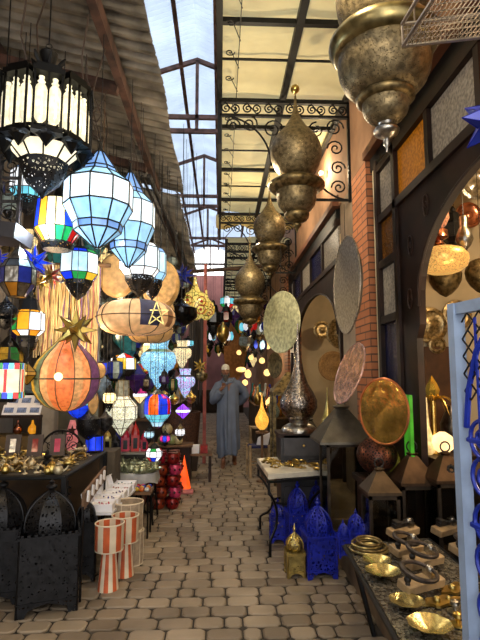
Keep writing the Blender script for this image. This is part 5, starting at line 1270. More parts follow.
lathe_thing('wicker_basket', 'large round brown wicker basket behind the purple diamond lantern', 'basket', (b.x, 9.1, 0), [('side', [(0,.28),(.3,.32),(b.z+20*s,.36),(b.z+28*s,.37),(b.z+28*s,.34),(b.z+20*s,.33)], mat('brown_wicker', (.30,.18,.12), .7, 0, .5, 40, bump=.5))], 1)
b = G(199, 452, .42); t = thing('low_bench', 'low bench with red and white boxes on it left of the walking man', 'bench', (b.x-.05, b.y, 0)); mb = MB(); mb.box((0,0,.40), (.5,.34,.03)); mb.build('bench_top', midwood, t, smooth=False)
for u in (-1, 1):
    for v in (-1, 1): mb = MB(); mb.box((u*.22, v*.14, .19), (.04,.04,.385)); mb.build('leg', darkwood, t, smooth=False)
for k, (dx, m, lb) in enumerate(((-.13, dull('red'), 'red box at the left of the low bench'), (.0, white, 'white box in the middle of the low bench'), (.13, dull('red'), 'red box at the right of the low bench'))):
    mb = MB(); mb.box((b.x-.05+dx, b.y-.05, .475), (.11, .16, .115)); tag(mb.build('small_box', m, smooth=False), lb, 'box')
b = G(186, 470, 0); mb = MB(); mb.hexa([Vector((b.x+u, b.y+v, z)) for z in (0, .28) for u, v in ((-.18-.04*(z > 0),-.12),(.18+.04*(z > 0),-.12),(.18+.04*(z > 0),.16),(-.18-.04*(z > 0),.16))]); tag(mb.build('wooden_crate', mat('dark_crate', (.2,.14,.1), .8), smooth=False), 'dark brown crate behind the orange cone lamp', 'crate')

# ================================================================== bottom right display
TZ4 = .5
a = G(345, 545, TZ4); b = G(398, 640, TZ4)
t = thing('display_table', 'low display table with a patterned top loaded with brass dishes and iron door knockers', 'table', ((a.x+b.x)/2+.3, (a.y+b.y)/2, 0)); o = t.location
d = (b-a); far = 1.25; near = b+d*.35
right = Vector((.62, .18, 0))
cs = [near, near+Vector((.66, 0, 0)), a+Vector((.60, .10, 0)), a]
cs = [Vector((c.x, c.y, 0))-Vector((o.x, o.y, 0)) for c in cs]
mb = MB(); mb.hexa([v+Vector((0,0,TZ4-.025)) for v in cs]+[v+Vector((0,0,TZ4)) for v in cs]); mb.build('tabletop', mosaic('dark_mosaic_top', (.42,.40,.36), (.16,.15,.15), 55, 0, seam=(.1,.1,.1)), t, smooth=False)
mb = MB()
for i in range(4): mb.tube([cs[i]+Vector((0,0,TZ4-.01)), cs[(i+1) % 4]+Vector((0,0,TZ4-.01))], .016, 6)
mb.build('edge_frame', iron, t)
for i in range(4):
    k = cs[i]+Vector((.04 if i in (0, 3) else -.04, .35 if i == 0 else 0, TZ4-.02)); mb = MB(); mb.tube([k, Vector((k.x+(.1 if i in (0, 3) else 0), k.y-(.12 if i in (2,3) else 0), 0))], .016, 6); mb.build('leg', iron, t)
ZT = TZ4+.004
def D_(px, py): return G(px, py, ZT)
def dish(px, py, wpx, label, tilt=.12, h=.05, m=None):
    c = D_(px, py); s = S(px, py, c.y); R = wpx/2*s; t = thing('brass_dish', label, 'dish', c); M = RX(tilt)
    n = 32; mb = MB(); vs = []
    pr = [(.0, .25), (.004, .35), (.30*R, .8), (.38*R, 1.0), (.42*R, 1.02), (.40*R, .96), (.10*R, .4), (.06*R, .001)]
    mb.lathe([(z, r*R) for z, r in pr], n); 
    mb2 = MB(); mb2.add([(x*(1+.03*math.sin(8*math.atan2(y, x))), y*(1+.03*math.sin(8*math.atan2(y, x))), z) for x, y, z in mb.v], mb.f); mb2.build('dish', m or mat('hammered_dish_brass', (.84,.79,.56), .26, .95, .25, 16, bump=.5), t, ang=60); return t
dish(430, 632, 43, 'largest fluted brass dish, nearest the camera on the low display table')
dish(407, 607, 34, 'second brass dish from the front, beside the iron ring knocker')
dish(383, 577, 34, 'footed brass dish with reflections, third from the front')
dish(377, 565, 28, 'brass dish farthest back, just in front of the stacked brass hoops')
c = D_(369, 551); s = S(369, 551, c.y)
for k in range(4):
    t = thing('brass_hoop', ['bottom plate-like hoop of the stacked pale brass hoops', 'second hoop up in the stack of pale brass hoops', 'third hoop up in the stack of pale brass hoops', 'topmost hoop of the stacked pale brass hoops'][k], 'hoop', (c.x-.0+[0, .012, -.01, .01][k], c.y+.01*k, ZT+.004+k*.013), .4*k)
    R = (18-1.5*k)*s; mb = MB(); mb.torus((0, 0, .008), R, .0085, 36, 8, RX(.02*k), sc=(1, .9)); mb.build('ring', brass_old if k % 2 else mat('dull_gold', (.62,.56,.38), .35, .9, .3, 14), t)
def knocker(px, py, ln, ang, label, R=.085, blk=True, ring=True, lift=0.05):
    c = D_(px, py); t = thing('iron_door_knocker', label, 'knocker', c, ang)
    if blk:
        mb = MB(); M = RX(.22); mb.box(M @ Vector((0, 0, .05)), (ln, .085, .045), M); x = mb.build('wood_block', ltwood, t, smooth=False); bv = x.modifiers.new('b', 'BEVEL'); bv.width = .004
    mb = MB(); mb.box((ln*.25, -.01, .09), (.045, .06, .03), RX(.22)); mb.ball((ln*.25, -.01, .105), .022, 10, 8); mb.build('mount', silver, t)
    if ring:
        mb = MB(); n = 28; M = RX(.25) @ RY(.1)
        pts = [M @ Vector((R*math.cos(2*PI*i/n), R*.92*math.sin(2*PI*i/n), 0))+Vector((ln*.25-R, -.03, .115)) for i in range(n)]
        mb.tube(pts, [.0095+.004*(.5-.5*math.cos(2*PI*i/n)) for i in range(n)], 8, closed=True); mb.build('ring', mat('brown_iron_ring', (.27,.24,.23), .45, .6, .4, 25, bump=.3), t)
        mb = MB(); mb.ball((ln*.25-2*R*.96, -.03, .09), .018, 10, 8); mb.tube([(ln*.25-2*R*.96, -.03, .10), (ln*.25-2*R*.96, -.03, .035)], [.01, .016], 8); mb.build('striker', iron_old, t)
    else:
        mb = MB(); mb.box((0, 0, .09), (.16, .035, .025), RX(.22)); mb.box((-.05, 0, .105), (.04, .05, .03), RX(.22)); mb.box((.06, 0, .1), (.03, .06, .02)); mb.ball((.09, 0, .1), .022, 8, 6); mb.build('bolt', iron_old, t)
    return t
knocker(420, 592, .25, .42, 'large iron ring knocker nearest the camera on a pale wood block', R=.09)
knocker(422, 568, .25, .42, 'iron ring knocker on a wood block just behind the nearest one', R=.085)
knocker(406, 556, .22, .42, 'iron ring knocker farther back near the brass hoops', R=.075, blk=True)
knocker(402, 538, .24, .5, 'dark iron door bolt lying on a wood block behind the ring knockers', ring=False)
knocker(446, 536, .24, .5, 'grey iron door bolt on the right behind the ring knockers', ring=False)
knocker(462, 556, .16, .4, 'small iron ring knocker partly behind the pale blue gate', R=.05, blk=True)
# golden plates and hooks lower right
for px, py, lb, a in ((442, 603, 'ornate flat gold lock plate lying between the dishes and the gate', .3), (456, 590, 'gold lock plate farther back beside the ring knocker', .5)):
    c = D_(px, py); t = thing('gold_lock_plate', lb, 'plate', c, a); mb = MB(); pts = []
    for i in range(28): th = 2*PI*i/28; r = .075*(1+.18*math.cos(6*th)); pts.append((r*1.3*math.cos(th), r*.6*math.sin(th)))
    mb.prism(pts, lambda u, v, d: (u, v, d), .002, .014); mb.build('plate', brass, t, smooth=False); mb = MB(); mb.ball((-.03,0,.018), .02, 10, 6); mb.ball((.04,0,.016), .014, 8, 6); mb.build('boss', brass_pale, t)
for px, py, lb in ((455, 612, 'round silver rosette with a raised centre near the gate post'), (458, 625, 'small gold rosette at the bottom right by the gate post')):
    c = D_(px, py); lathe_thing('metal_rosette', lb, 'knob', c, [('plate', [(0,.035),(.006,.035),(.01,.02)], silver if 'silver' in lb else brass), ('knob', [(.01,.01),(.025,.01),(.035,.022),(.05,.02),(.058,.001)], silver if 'silver' in lb else brass)], 1)

# items on the marble table
q = random.Random(12)
P1 = [G(262, 462, .722), G(316, 466, .722)]
def onmarble(q):
    px = q.uniform(266, 318); py = q.uniform(459.5, 470 if px > 275 else 464); g = G(px, py, .722); return g.x, g.y
used.clear(); keep3 = protos; protos = [m() for m, _, _ in makers]
scatter(38, onmarble, lambda x, y: .7225, 'among the small pieces on the marble table', 'on the marble table', q, .7, 1.15, kinds=(0, 1, 3, 4))
b = G(302, 458, .722); s = S(302, 455, b.y)
lathe_thing('brass_bell', 'domed brass bell-shaped pot at the back of the marble table', 'bell', (b.x, b.y, .723), [('skirt', [(0,9),(2,8.5),(5,6),(8,6.2),(9,5.6)], brass_old), ('dome', [(9,5.4),(14,5.6),(19,4.4),(22,2),(23,1)], brass_old), ('knob', [(23,.8),(24.5,1.6),(26,.8),(28,.2)], brass)], s)

# ------------------------------------------------------------------ pale blue gate with blue iron scrolls
bluew = mat('pale_blue_paint', (.56,.64,.76), .6, 0, .12, 9, bump=.2)
y1 = 1.72; x1 = P(460, 400, y1).x; t = thing('blue_garden_gate', 'pale blue wooden gate filled with deep blue iron scrollwork at the right edge', 'gate', (x1, y1, 0)); t.rotation_euler = (0, 0, 0)
ztop = P(457, 304, y1).z; A = Vector((.16, -.98, 0)).normalized(); 
F = lambda u, v: tuple(A*u+Vector((0, 0, v)))
ang = math.atan2(A.y, A.x); MR = RZ(ang)
for u in (0, .8): mb = MB(); mb.box(F(u, ztop/2), (.035, .045, ztop), MR); x = mb.build('post', bluew, t, smooth=False)
for v in (ztop-.02, .12): mb = MB(); mb.box(F(.4, v), (.8-.035, .03, .04), MR); mb.build('rail', bluew, t, smooth=False)
mb = MB()
for i in range(-6, 16):
    for sg in (1, -1):
        pa = [(i*.06, ztop-.34), (i*.06+sg*.30, ztop-.04)]
        u0, v0 = pa[0]; u1, v1 = pa[1]
        c = [(u0+(u1-u0)*f, v0+(v1-v0)*f) for f in [j/10 for j in range(11)]]; c = [p for p in c if .03 <= p[0] <= .77]
        if len(c) > 1: mb.tube([F(*c[0]), F(*c[-1])], .003, 4)
mb.build('lattice', iron, t)
bi = mat('deep_blue_iron', (.10,.20,.66), .4, .2, .2, 20)
mb = MB()
mb.tube([F(.10, .1), F(.10, ztop-.06)], .006, 6); mb.tube([F(.035,1.10),F(.78,1.10)], .012, 6); mb.tube([F(.035,1.38),F(.78,1.38)], .01, 6)
v = 1.75-.30; 
for k in range(10):
    vv = ztop-.46-k*.135
    if vv < .2: break
    mb.tube(spiral((.11, vv), .07, 1.9, F, PI/2 if k % 2 else -PI/2, 1 if k % 2 else -1, n=34), .0075, 6)
    mb.tube(spiral((.29, vv), .075, 1.7, F, PI, 1, n=30), .0075, 6); mb.tube(spiral((.5, vv), .075, 1.7, F, 0, -1, n=30), .0075, 6)
mb.tube([F(.03, 1.42), F(.05, 1.55), F(.1, 1.68), F(.2, 1.8)], .011, 6)
mb.build('scrollwork', bi, t)
# blue star lamp cut at top right
star('star_lantern', 499, 117, 36, 2.0, mat('ultramarine_metal', (.12,.20,.62), .4, .1, .2, 8), 'ultramarine blue star lamp cut by the right edge above the gate', seed=0, inner=.8, edge=blue_paint)

# wire shelf rack at the top right
t = thing('wire_shelf_rack', 'silvery wire mesh shelf jutting in at the top right corner', 'rack', P(440, 40, 1.95))
o = t.location; zlo = P(400, 42, 2.05).z-o.z
pA = P(403, 46, 2.1)-o; pB = P(398, -4, 1.75)-o; 
pB.z = pA.z
U = Vector((.55, -.12, 0)); V = Vector((.02, -.34, 0)); pA = pA
rod = mat('galvanised_rod', (.60,.56,.52), .35, .9, .2, 10)
mb = MB()
up_ = Vector((0, 0, .11))
def R4(z): return [pA+z, pA+U+z, pA+U+V+z, pA+V+z]
for z in (Vector((0, 0, 0)), up_):
    r4 = R4(z)
    for i in range(4): mb.tube([r4[i], r4[(i+1) % 4]], .009, 6)
for i, j in zip(R4(Vector((0,0,0))), R4(up_)): mb.tube([i, j], .006, 6)
mb.build('rack_frame', rod, t)
mb = MB()
for i in range(1, 30): f = i/30; mb.tube([pA+U*f, pA+U*f+V], .0024, 4); mb.tube([pA+U*f, pA+U*(f+.012)+up_], .0018, 4)
for i in range(1, 8): f = i/8; mb.tube([pA+V*f, pA+U+V*f], .0024, 4)
for i in range(1, 4): f = i/4; mb.tube([pA+up_*f, pA+U+up_*f], .0018, 4)
mb.build('wire_mesh', rod, t)
mb = MB()
for u in (.1, .9): mb.tube([pA+U*u+up_, pA+U*u+up_+Vector((0, 0, 4.75-o.z-pA.z-.11))], .004, 4)
mb.build('hanging_wire', rod, t)

for o in [o for o in C.objects if o.get('label') == 'x']:
    for ch in list(o.children): bpy.data.objects.remove(ch)
    bpy.data.objects.remove(o)
# ================================================================== inside the near shop, seen through the arch
def wallplate(px, py, r_px, D, label, m, dome=False, name='wall_plate', Y=None):
    c = P(px, py, D); s = S(px, py, D); R = r_px*s; t = thing(name, label, 'plate', c); M = RX(PI/2)
    mb = MB(); pr = [(0, R), (.012, R*.98), (.02, R*.8), (.006, R*.72), (.004, R*.3), (.02, R*.2), (.022, .001)] if not dome else [(0, R), (R*.3, R*.92), (R*.6, R*.7), (R*.8, R*.4), (R*.86, .001)]
    mb.lathe([(-.012, .001), (-.012, R*.96)]+pr, 36, M=M); mb.build('plate', m, t, ang=50)
    mb = MB(); mb.torus((0, 0, 0), R*.98, .006, 36, 5, M); mb.build('rim', m, t); 
    return t
eng = mat('engraved_brass_plate', (.66,.58,.42), .35, .9, .45, 30, bump=.5)
wallplate(430, 325, 18, 5.28, 'engraved brass plate on the shop wall beside the dark door jamb', eng)
wallplate(457, 315, 15, 5.28, 'engraved plate on the shop wall just above the gate corner post', eng)
wallplate(474, 185, 15, 4.7, 'large silver engraved plate high up inside the shop at the right edge', silver)
wallplate(469, 215, 13, 5.0, 'copper plate below the large silver one inside the shop', copper)
wallplate(437, 345, 9, 5.28, 'small brass plate low on the shop wall under the engraved one', eng)
def inlamp(nm, px, yt, yb, w, D, runs, label, cat='lamp', hang=True, z0=None):
    s = S(px, yb, D); c = P(px, yb, D)
    t = thing(nm, label, cat, c); H = (yb-yt)*s; R = w/2*s
    for n_, run, m in runs:
        mb = MB(); mb.lathe([((1-f)*H, max(.0006, r*R)) for f, r in run][::-1], 24); mb.build(n_, m, t, ang=60)
    if hang: mb = MB(); mb.tube([(0, 0, H), (0, 0, 3.72-c.z)], .003, 4); mb.build('hanging_cord', iron, t)
    return t
meshlit = mat('lit_brass_mesh', (.85,.66,.35), .35, .6, .5, 70, emit=.55, ecol=(1,.75,.4))
inlamp('ring_lamp', 443, 248, 273, 50, 3.95, [('shade', [(0,.6),(.08,.8),(.3,.98),(.5,1),(.75,.93),(.92,.7),(1,.5)], meshlit)], 'glowing gold flattened ring lamp hanging inside the near shop')
inlamp('ball_pot_lamp', 446, 262, 297, 32, 4.5, [('body', [(0,.3),(.05,.6),(.15,.85),(.35,1),(.55,.95),(.75,.72),(.92,.35),(1,.05)], brass_old)], 'dull brass rounded pot lamp under the glowing ring lamp')
inlamp('ball_pot_lamp', 483, 258, 294, 32, 4.4, [('body', [(0,.3),(.05,.6),(.15,.85),(.35,1),(.55,.95),(.75,.72),(.92,.35),(1,.05)], brass_old)], 'dull brass rounded pot lamp cut by the right edge inside the shop')
inlamp('copper_lamp', 438, 198, 248, 24, 4.2, [('crown', [(0,.5),(.08,.9),(.12,.6)], copper), ('globe', [(.12,.5),(.22,.9),(.4,1),(.55,.7),(.6,.4)], mat('lit_copper_mesh', (.85,.6,.45), .3, .6, .5, 60, emit=.3)), ('bell', [(.6,.4),(.65,.8),(.8,.85),(.85,.4),(.92,.5),(1,.2)], copper)], 'pierced copper lamp with a lit bulb behind the arch edge')
lantern('shop_lantern', 'classic', 455, 205, 260, 22, 4.8, [[dull('dark')]], 'dark tall lantern hanging deep in the near shop behind the silver onion lamp', cordto=3.7)
inlamp('silver_onion_lamp', 465, 215, 252, 17, 4.1, [('neck', [(0,.4),(.05,.5),(.3,.45),(.36,.6)], silver), ('body', [(.36,.6),(.5,.85),(.65,1),(.8,.75),(.92,.35),(1,.05)], silver)], 'silver onion lamp in front of the dark tall lantern')
# furniture: table with centre pieces
c = P(436, 452, 4.5)
t = thing('shop_cabinet', 'dark cabinet inside the near shop under the gold palm ornament', 'cabinet', (c.x+.15, 4.6, .25)); mb = MB(); mb.box((0, 0, (c.z-.25)/2-.02), (.8, .6, c.z-.25-.03)); mb.build('body', darkwood, t, smooth=False)
mb = MB(); mb.box((0, 0, c.z-.25-.02), (.86, .66, .035)); mb.build('top', darkwood, t, smooth=False)
zc = c.z+.002
b = P(435, 452, 4.45); s = S(435, 420, 4.45); t = thing('gold_palm_ornament', 'shiny gold ornament with a bulb top and arching palm leaves inside the shop', 'ornament', (b.x, b.y, zc))
mb = MB(); mb.lathe([(0,9*s),(2*s,8*s),(4*s,3*s),(30*s,2.4*s),(48*s,3*s),(52*s,2*s)], 14); mb.build('stem', brass, t)
mb = MB(); mb.lathe([(52*s,1.5*s),(56*s,6*s),(62*s,7.5*s),(68*s,5*s),(76*s,.3*s)], 8); mb.build('bud', mat('bright_gold', (.95,.75,.30), .12, 1, .15, 8, emit=.12), t, smooth=False)
for k in range(9):
    a = 2*PI*k/9; mb = MB(); pts = []
    for i in range(8): f = i/7; r = 26*s*f; pts.append(Vector((r*math.cos(a), r*math.sin(a), (50+9*math.sin(f*2.6)-16*f*f)*s)))
    mb.tube(pts, [.004, .010, .012, .012, .011, .009, .006, .002], 5); mb.build('leaf', brass, t)
b = P(428, 452, 4.35); s = S(428, 420, 4.35)
lathe_thing('glass_bottle', 'tall slender glowing glass bottle left of the gold palm ornament', 'bottle', (b.x, b.y, zc), [('bottle', [(0,4),(3,7),(10,8),(18,5),(28,2.5),(44,1.6),(56,1)], mat('frosted_lit_glass', (.85,.78,.6), .2, 0, .3, 20, emit=.5, ecol=(1,.82,.5)))], s)
b = P(443, 450, 4.3); s = S(448, 450, 4.3)
lathe_thing('round_table_lamp', 'round glowing lamp right of the gold palm ornament', 'lamp', (b.x, b.y, zc), [('base', [(0,6),(3,5)], brass_old), ('globe', [(3,5),(7,10),(13,12),(19,9),(23,3)], mat('warm_globe', (1,.85,.6), .3, 0, .2, 10, emit=1.4))], s)
b = P(451, 412, 4.95); s = S(451, 400, 4.95)
lathe_thing('metal_gourd', 'dark silver gourd-shaped vase behind the gold palm ornament', 'vase', (b.x, b.y, zc+.0), [('body', [(0,6),(8,10),(20,11),(30,7),(38,2)], mat('dark_silver', (.36,.34,.32), .3, .9, .4, 20))], s)
a = P(440, 380, 5.3); mb = MB(); mb.box((a.x, 5.3, P(440, 395, 5.3).z), (.34, .05, 1.05)); ob = mb.build('wooden_wall_panel', mat('walnut_panel', (.38,.24,.12), .5, 0, .3, 6), smooth=False)
t = tag(ob, 'brown carved wooden panel on the shop wall behind the gold palm ornament', 'panel')
mb = MB(); mb.box((1.95, 2.9, .58), (.3, 3.2, .64)); tag(mb.build('low_display_counter', mat('very_dark_wood', (.24,.17,.11), .5), smooth=False), 'very dark counter inside the shop behind the row of glass lanterns', 'counter')
# far doorway
wallplate(333, 366, 15, 9.6, 'woven round brown plate inside the far doorway', mat('woven_straw', (.50,.38,.22), .8, 0, .3, 40), name='woven_plate')
wallplate(342, 333, 16, 8.2, 'large dark silver plate inside the far doorway behind the silver disc', eng)
wallplate(322, 330, 9, 10.2, 'small brass plate high inside the far doorway', eng)

# ================================================================== the walking man
def man():
    ft = G(222, 467, 0); s = S(228, 420, ft.y+.15); B = Vector((P(228, 440, ft.y+.15).x, ft.y+.15, 0))
    t = thing('person', 'bearded man in a long grey-blue hooded robe and white knitted cap walking towards the camera', 'person', B)
    skin = mat('brown_skin_tone', (.50,.34,.26), .55, 0, .12, 12)
    H = Vector((-.055, -.03, 1.615))      # head centre
    mb = MB()
    mb.ball(H, .078, 20, 14, sc=(.95, 1.12, 1.38)); mb.ball(H+Vector((0, -.035, -.06)), .055, 14, 10, sc=(1, 1, .9))
    mb.tube([H+Vector((0, -.082, .02)), H+Vector((0, -.108, -.022)), H+Vector((0, -.09, -.03))], [.010, .018, .014], 8)
    for sx in (-1, 1):
        mb.ball(H+Vector((sx*.076, .005, -.005)), .026, 10, 8, sc=(.35, .7, 1.2)); mb.ball(H+Vector((sx*.045, -.068, -.02)), .022, 8, 6); mb.ball(H+Vector((sx*.03, -.082, .03)), .018, 8, 6, sc=(1.2,.5,.4))
    mb.tube([H+Vector((.0, .01, -.07)), (-.03, 0, 1.47), (0, .01, 1.38)], [.052, .055, .075], 12)
    mb.tube([(0, .01, 1.42), (0, .01, 1.25), (0, 0, 1.0), (0, 0, .9)], [.13, .15, .14, .15], 14)
    mb.tube([(-.05, .01, 1.4), (-.2, .01, 1.38), (-.29, -.02, 1.14), (-.12, -.2, 1.33)], [.06, .055, .042, .03], 10)
    mb.tube([(.05, .01, 1.4), (.2, .02, 1.38), (.34, .10, 1.22), (.18, .2, 1.08)], [.06, .055, .042, .032], 10)
    for sx, y0, y1, z in ((-1, -.03, -.10, .09), (1, .03, .13, .14)):
        mb.tube([(sx*.09, 0, .92), (sx*.09, y0, .5), (sx*(.09 if sx < 0 else .13), y1, z)], [.09, .055, .036], 12)
    mb.tube([(-.09, -.10, .10), (-.095, -.17, .05), (-.10, -.30, .03)], [.042, .045, .032], 10); mb.tube([(.13, .17, .15), (.13, .16, .10), (.135, .03, .035)], [.04, .045, .03], 10)
    hx = Vector((-.105, -.215, 1.345)); mb.ball(hx, .04, 10, 8, sc=(.8, .5, 1.05))
    for k in range(4):
        a = hx+Vector((-.02+.017*k, -.01, .03)); L = [.05, .058, .055, .042][k]; mb.tube([a, a+Vector((.004, -.012, L*.6)), a+Vector((.012, -.035, L*.75))], [.0105, .0095, .0085], 6)
    mb.tube([hx+Vector((.025, -.01, 0)), hx+Vector((.055, -.025, .022)), hx+Vector((.05, -.035, .045))], [.012, .011, .009], 6)
    hb = Vector((.15, .23, 1.05)); mb.ball(hb, .038, 10, 8, sc=(1, .5, 1))
    for k in range(4): a = hb+Vector((-.02, 0, -.02+.015*k)); mb.tube([a, a+Vector((-.04, .005, -.005)), a+Vector((-.065, -.005, -.012))], [.010, .009, .008], 6)
    mb.tube([hb+Vector((0, 0, .02)), hb+Vector((-.015, .0, .055))], [.012, .009], 6)
    o = mb.build('body', skin, t); r = o.modifiers.new('r', 'REMESH'); r.mode = 'VOXEL'; r.voxel_size = .009; r.use_smooth_shade = True; 
    sm = o.modifiers.new('s', 'SMOOTH'); sm.iterations = 2; sm.factor = .5
    dark = mat('dark_eye', (.06,.04,.03), .2)
    for sx in (-1, 1): mb = MB(); mb.ball(H+Vector((sx*.029, -.083, .012)), .010, 8, 6); mb.build('eye', dark, t)
    mb = MB(); mb.tube([H+Vector((-.022, -.097, -.052)), H+Vector((0, -.102, -.049)), H+Vector((.022, -.097, -.052))], .005, 6); mb.build('mouth', mat('lip', (.42,.24,.2), .5), t)
    # robe
    robe = mat('grey_blue_wool', (.36,.40,.48), .85, 0, .12, 5); mb = MB()
    n = 48; rows = [(.17,.20,.20,.05),(.19,.205,.205,.05),(.35,.21,.20,.04),(.6,.22,.19,.03),(.9,.22,.17,.018),(1.1,.215,.15,.008),(1.25,.215,.14,.006),(1.36,.2,.125,.004),(1.43,.15,.10,0),(1.48,.085,.08,0),(1.50,.06,.06,0)]
    vs = []; fs = []
    for z, a_, b_, f in rows:
        for j in range(n):
            a = 2*PI*j/n; w_ = 1+f*4*math.sin(a*7+z*2)*.6+f*2*math.sin(a*13); dx = -.03*(1.5-z)*.4+ (.02 if z < .5 else 0); zz = z+(.09*max(0, math.cos(a-.35))+.04*math.sin(a*3) if z < .2 else (.07*max(0, math.cos(a-.35)) if z < .4 else 0))
            vs.append((a_*math.cos(a)*w_+dx, b_*math.sin(a)*w_, zz))
    for i in range(len(rows)-1):
        for j in range(n): fs.append((i*n+j, i*n+(j+1) % n, (i+1)*n+(j+1) % n, (i+1)*n+j))
    fs.append(tuple(range(n))[::-1]); fs.append(tuple(range((len(rows)-1)*n, len(rows)*n))); mb.add(vs, fs)
    mb.tube([(-.08, .01, 1.40), (-.2, .01, 1.36), (-.30, -.02, 1.20), (-.30, -.05, 1.12), (-.22, -.13, 1.18), (-.15, -.18, 1.28)], [.08, .085, .085, .09, .088, .082], 14)
    mb.tube([(.08, .01, 1.41), (.2, .02, 1.38), (.31, .08, 1.28), (.35, .1, 1.20), (.28, .17, 1.12), (.2, .2, 1.08)], [.08, .085, .085, .09, .09, .09], 14)
    o = mb.build('robe', robe, t); r = o.modifiers.new('r', 'REMESH'); r.mode = 'VOXEL'; r.voxel_size = .014; r.use_smooth_shade = True; sm = o.modifiers.new('s', 'SMOOTH'); sm.iterations = 3; sm.factor = .5
    mb = MB(); mb.tube([(-.01, -.12, 1.45), (-.01, -.165, 1.3), (-.015, -.178, 1.0), (-.02, -.20, .55), (-.02, -.222, .3)], .006, 6); mb.build('front_seam', mat('dark_braid', (.22,.27,.34), .8), t)
    mb = MB(); mb.tube([(-.11, -.07, 1.44), (-.03, -.115, 1.40), (.07, -.08, 1.44), (.12, .04, 1.47), (.02, .12, 1.45), (-.1, .06, 1.47)], [.03, .026, .03, .04, .055, .04], 10, closed=True); mb.build('hood', robe, t)
    mb = MB(); mb.lathe([(.028, .081), (.06, .081), (.09, .073), (.115, .052), (.128, .02), (.13, .001)], 24, c=H+Vector((0, .005, 0)), sy=1.14); mb.build('knitted_cap', mat('white_knit', (.78,.76,.70), .9, 0, .15, 60, bump=.4), t)
    mb = MB(); mb.ball(H+Vector((0, -.055, -.085)), .055, 14, 10, sc=(1.05, .75, .85)); mb.tube([H+Vector((0, -.075, -.09)), H+Vector((0, -.09, -.14)), H+Vector((.005, -.09, -.185))], [.05, .04, .012], 10)
    for sx in (-1, 1): mb.tube([H+Vector((sx*.06, -.04, -.075)), H+Vector((sx*.072, -.015, -.02))], [.026, .012], 8)
    o = mb.build('beard', mat('grey_beard', (.30,.28,.27), .9, 0, .4, 50), t)
    for pts in ([(-.09, -.13, .045), (-.1, -.22, .04), (-.105, -.33, .032)], [(.13, .19, .10), (.13, .1, .06), (.137, .0, .03)]):
        mb = MB(); mb.tube(pts, [.045, .05, .036], 12); mb.build('leather_slipper', mat('tan_leather', (.45,.28,.17), .45), t)
man()
for o_ in C.objects:
    if o_.name == 'person': o_.scale = (.91, 1, 1.03)

# ================================================================== deep in the alley
def far_counter(x, y, w, d, h, lb, m=None):
    t = thing('stall_counter', lb, 'counter', (x, y, 0)); mb = MB(); mb.box((0, 0, h/2), (w, d, h)); mb.build('counter_body', m or mat('dim_stall_wood', (.22,.16,.12), .7, 0, .4, 4), t, smooth=False)
    mb = MB(); mb.box((0, 0, h+.012), (w+.06, d+.06, .022)); mb.build('counter_top', midwood, t, smooth=False); return t
far_counter(1.15, 9.3, .5, 1.6, .85, 'dark stall counter on the right beyond the glowing teardrop lamp')
far_counter(1.1, 12.5, .6, 2.6, .9, 'long far stall counter on the right side of the alley behind the man')
far_counter(-1.6, 9.8, .9, 2.2, .8, 'far left stall counter beyond the wicker basket')
far_counter(-1.5, 14.5, .9, 3.0, .85, 'farthest left stall counter in the dim end of the alley')
far_counter(-.1, 21.5, 2.2, .6, .95, 'counter closing off the far end of the alley')
# hanging rods of leather straps at px 195
t = MB(); q = random.Random(8)
for k in range(26):
    p = P(q.uniform(189, 203), 380, 9.0+q.uniform(-.3, .3)); z0 = q.uniform(1.0, 1.6); t.tube([(p.x, p.y, 2.6), (p.x+q.uniform(-.01,.01), p.y, z0)], q.uniform(.008, .018), 5)
ob = t.build('hanging_straps', mat('dark_leather', (.12,.08,.06), .6)); tag(ob, 'bundle of dark leather straps hanging left of the walking man', 'straps', kind='stuff')
p = P(205, 345, 9.2); mb = MB(); mb.box((p.x, 9.2, 1.85), (.06, .06, 3.7)); struct(mb.build('trim_8', mat('striped_post', (.62,.3,.26), .6), smooth=False))
mb = MB(); p = P(235, 350, 15); mb.prism([(.55*math.cos(a)*.62, .0+.95*math.sin(a)) for a in [PI*2*i/28 for i in range(28)]], lambda u, v, d: (p.x+u, p.y+d, p.z+v), 0, .06)
mb.tube([(p.x, p.y+.03, p.z+.9), (p.x, p.y+.03, 4.45)], .01, 4)
tag(mb.build('wicker_screen', mat('orange_wicker', (.72,.48,.24), .7, 0, .25, 12)), 'tall rounded orange-brown wicker screen hanging above the walking man', 'screen')
lantern('hanging_lantern', 'classic', 213, 300, 338, 16, 10, [[dull('dark')]], 'dark tall lantern hanging left above the man', group=None)
lantern('hanging_lantern', 'classic', 226, 303, 332, 13, 11, [[dull('dark'), dull('red')]], 'dark reddish lantern hanging right above the man', cordto=4.3)
lantern('brass_lantern', 'pot', 223, 322, 343, 13, 9.8, [[WA]], 'gold round lantern hanging straight above the man', metal=brass)
lantern('stained_glass_lantern', 'tile', 227, 294, 308, 14, 12, [[lit('cyan', .8), lit('white', 1)], [lit('red', .6), lit('green', .7), lit('white', 1)]], 'bluish and red lit lantern high above the man', cordto=4.3)
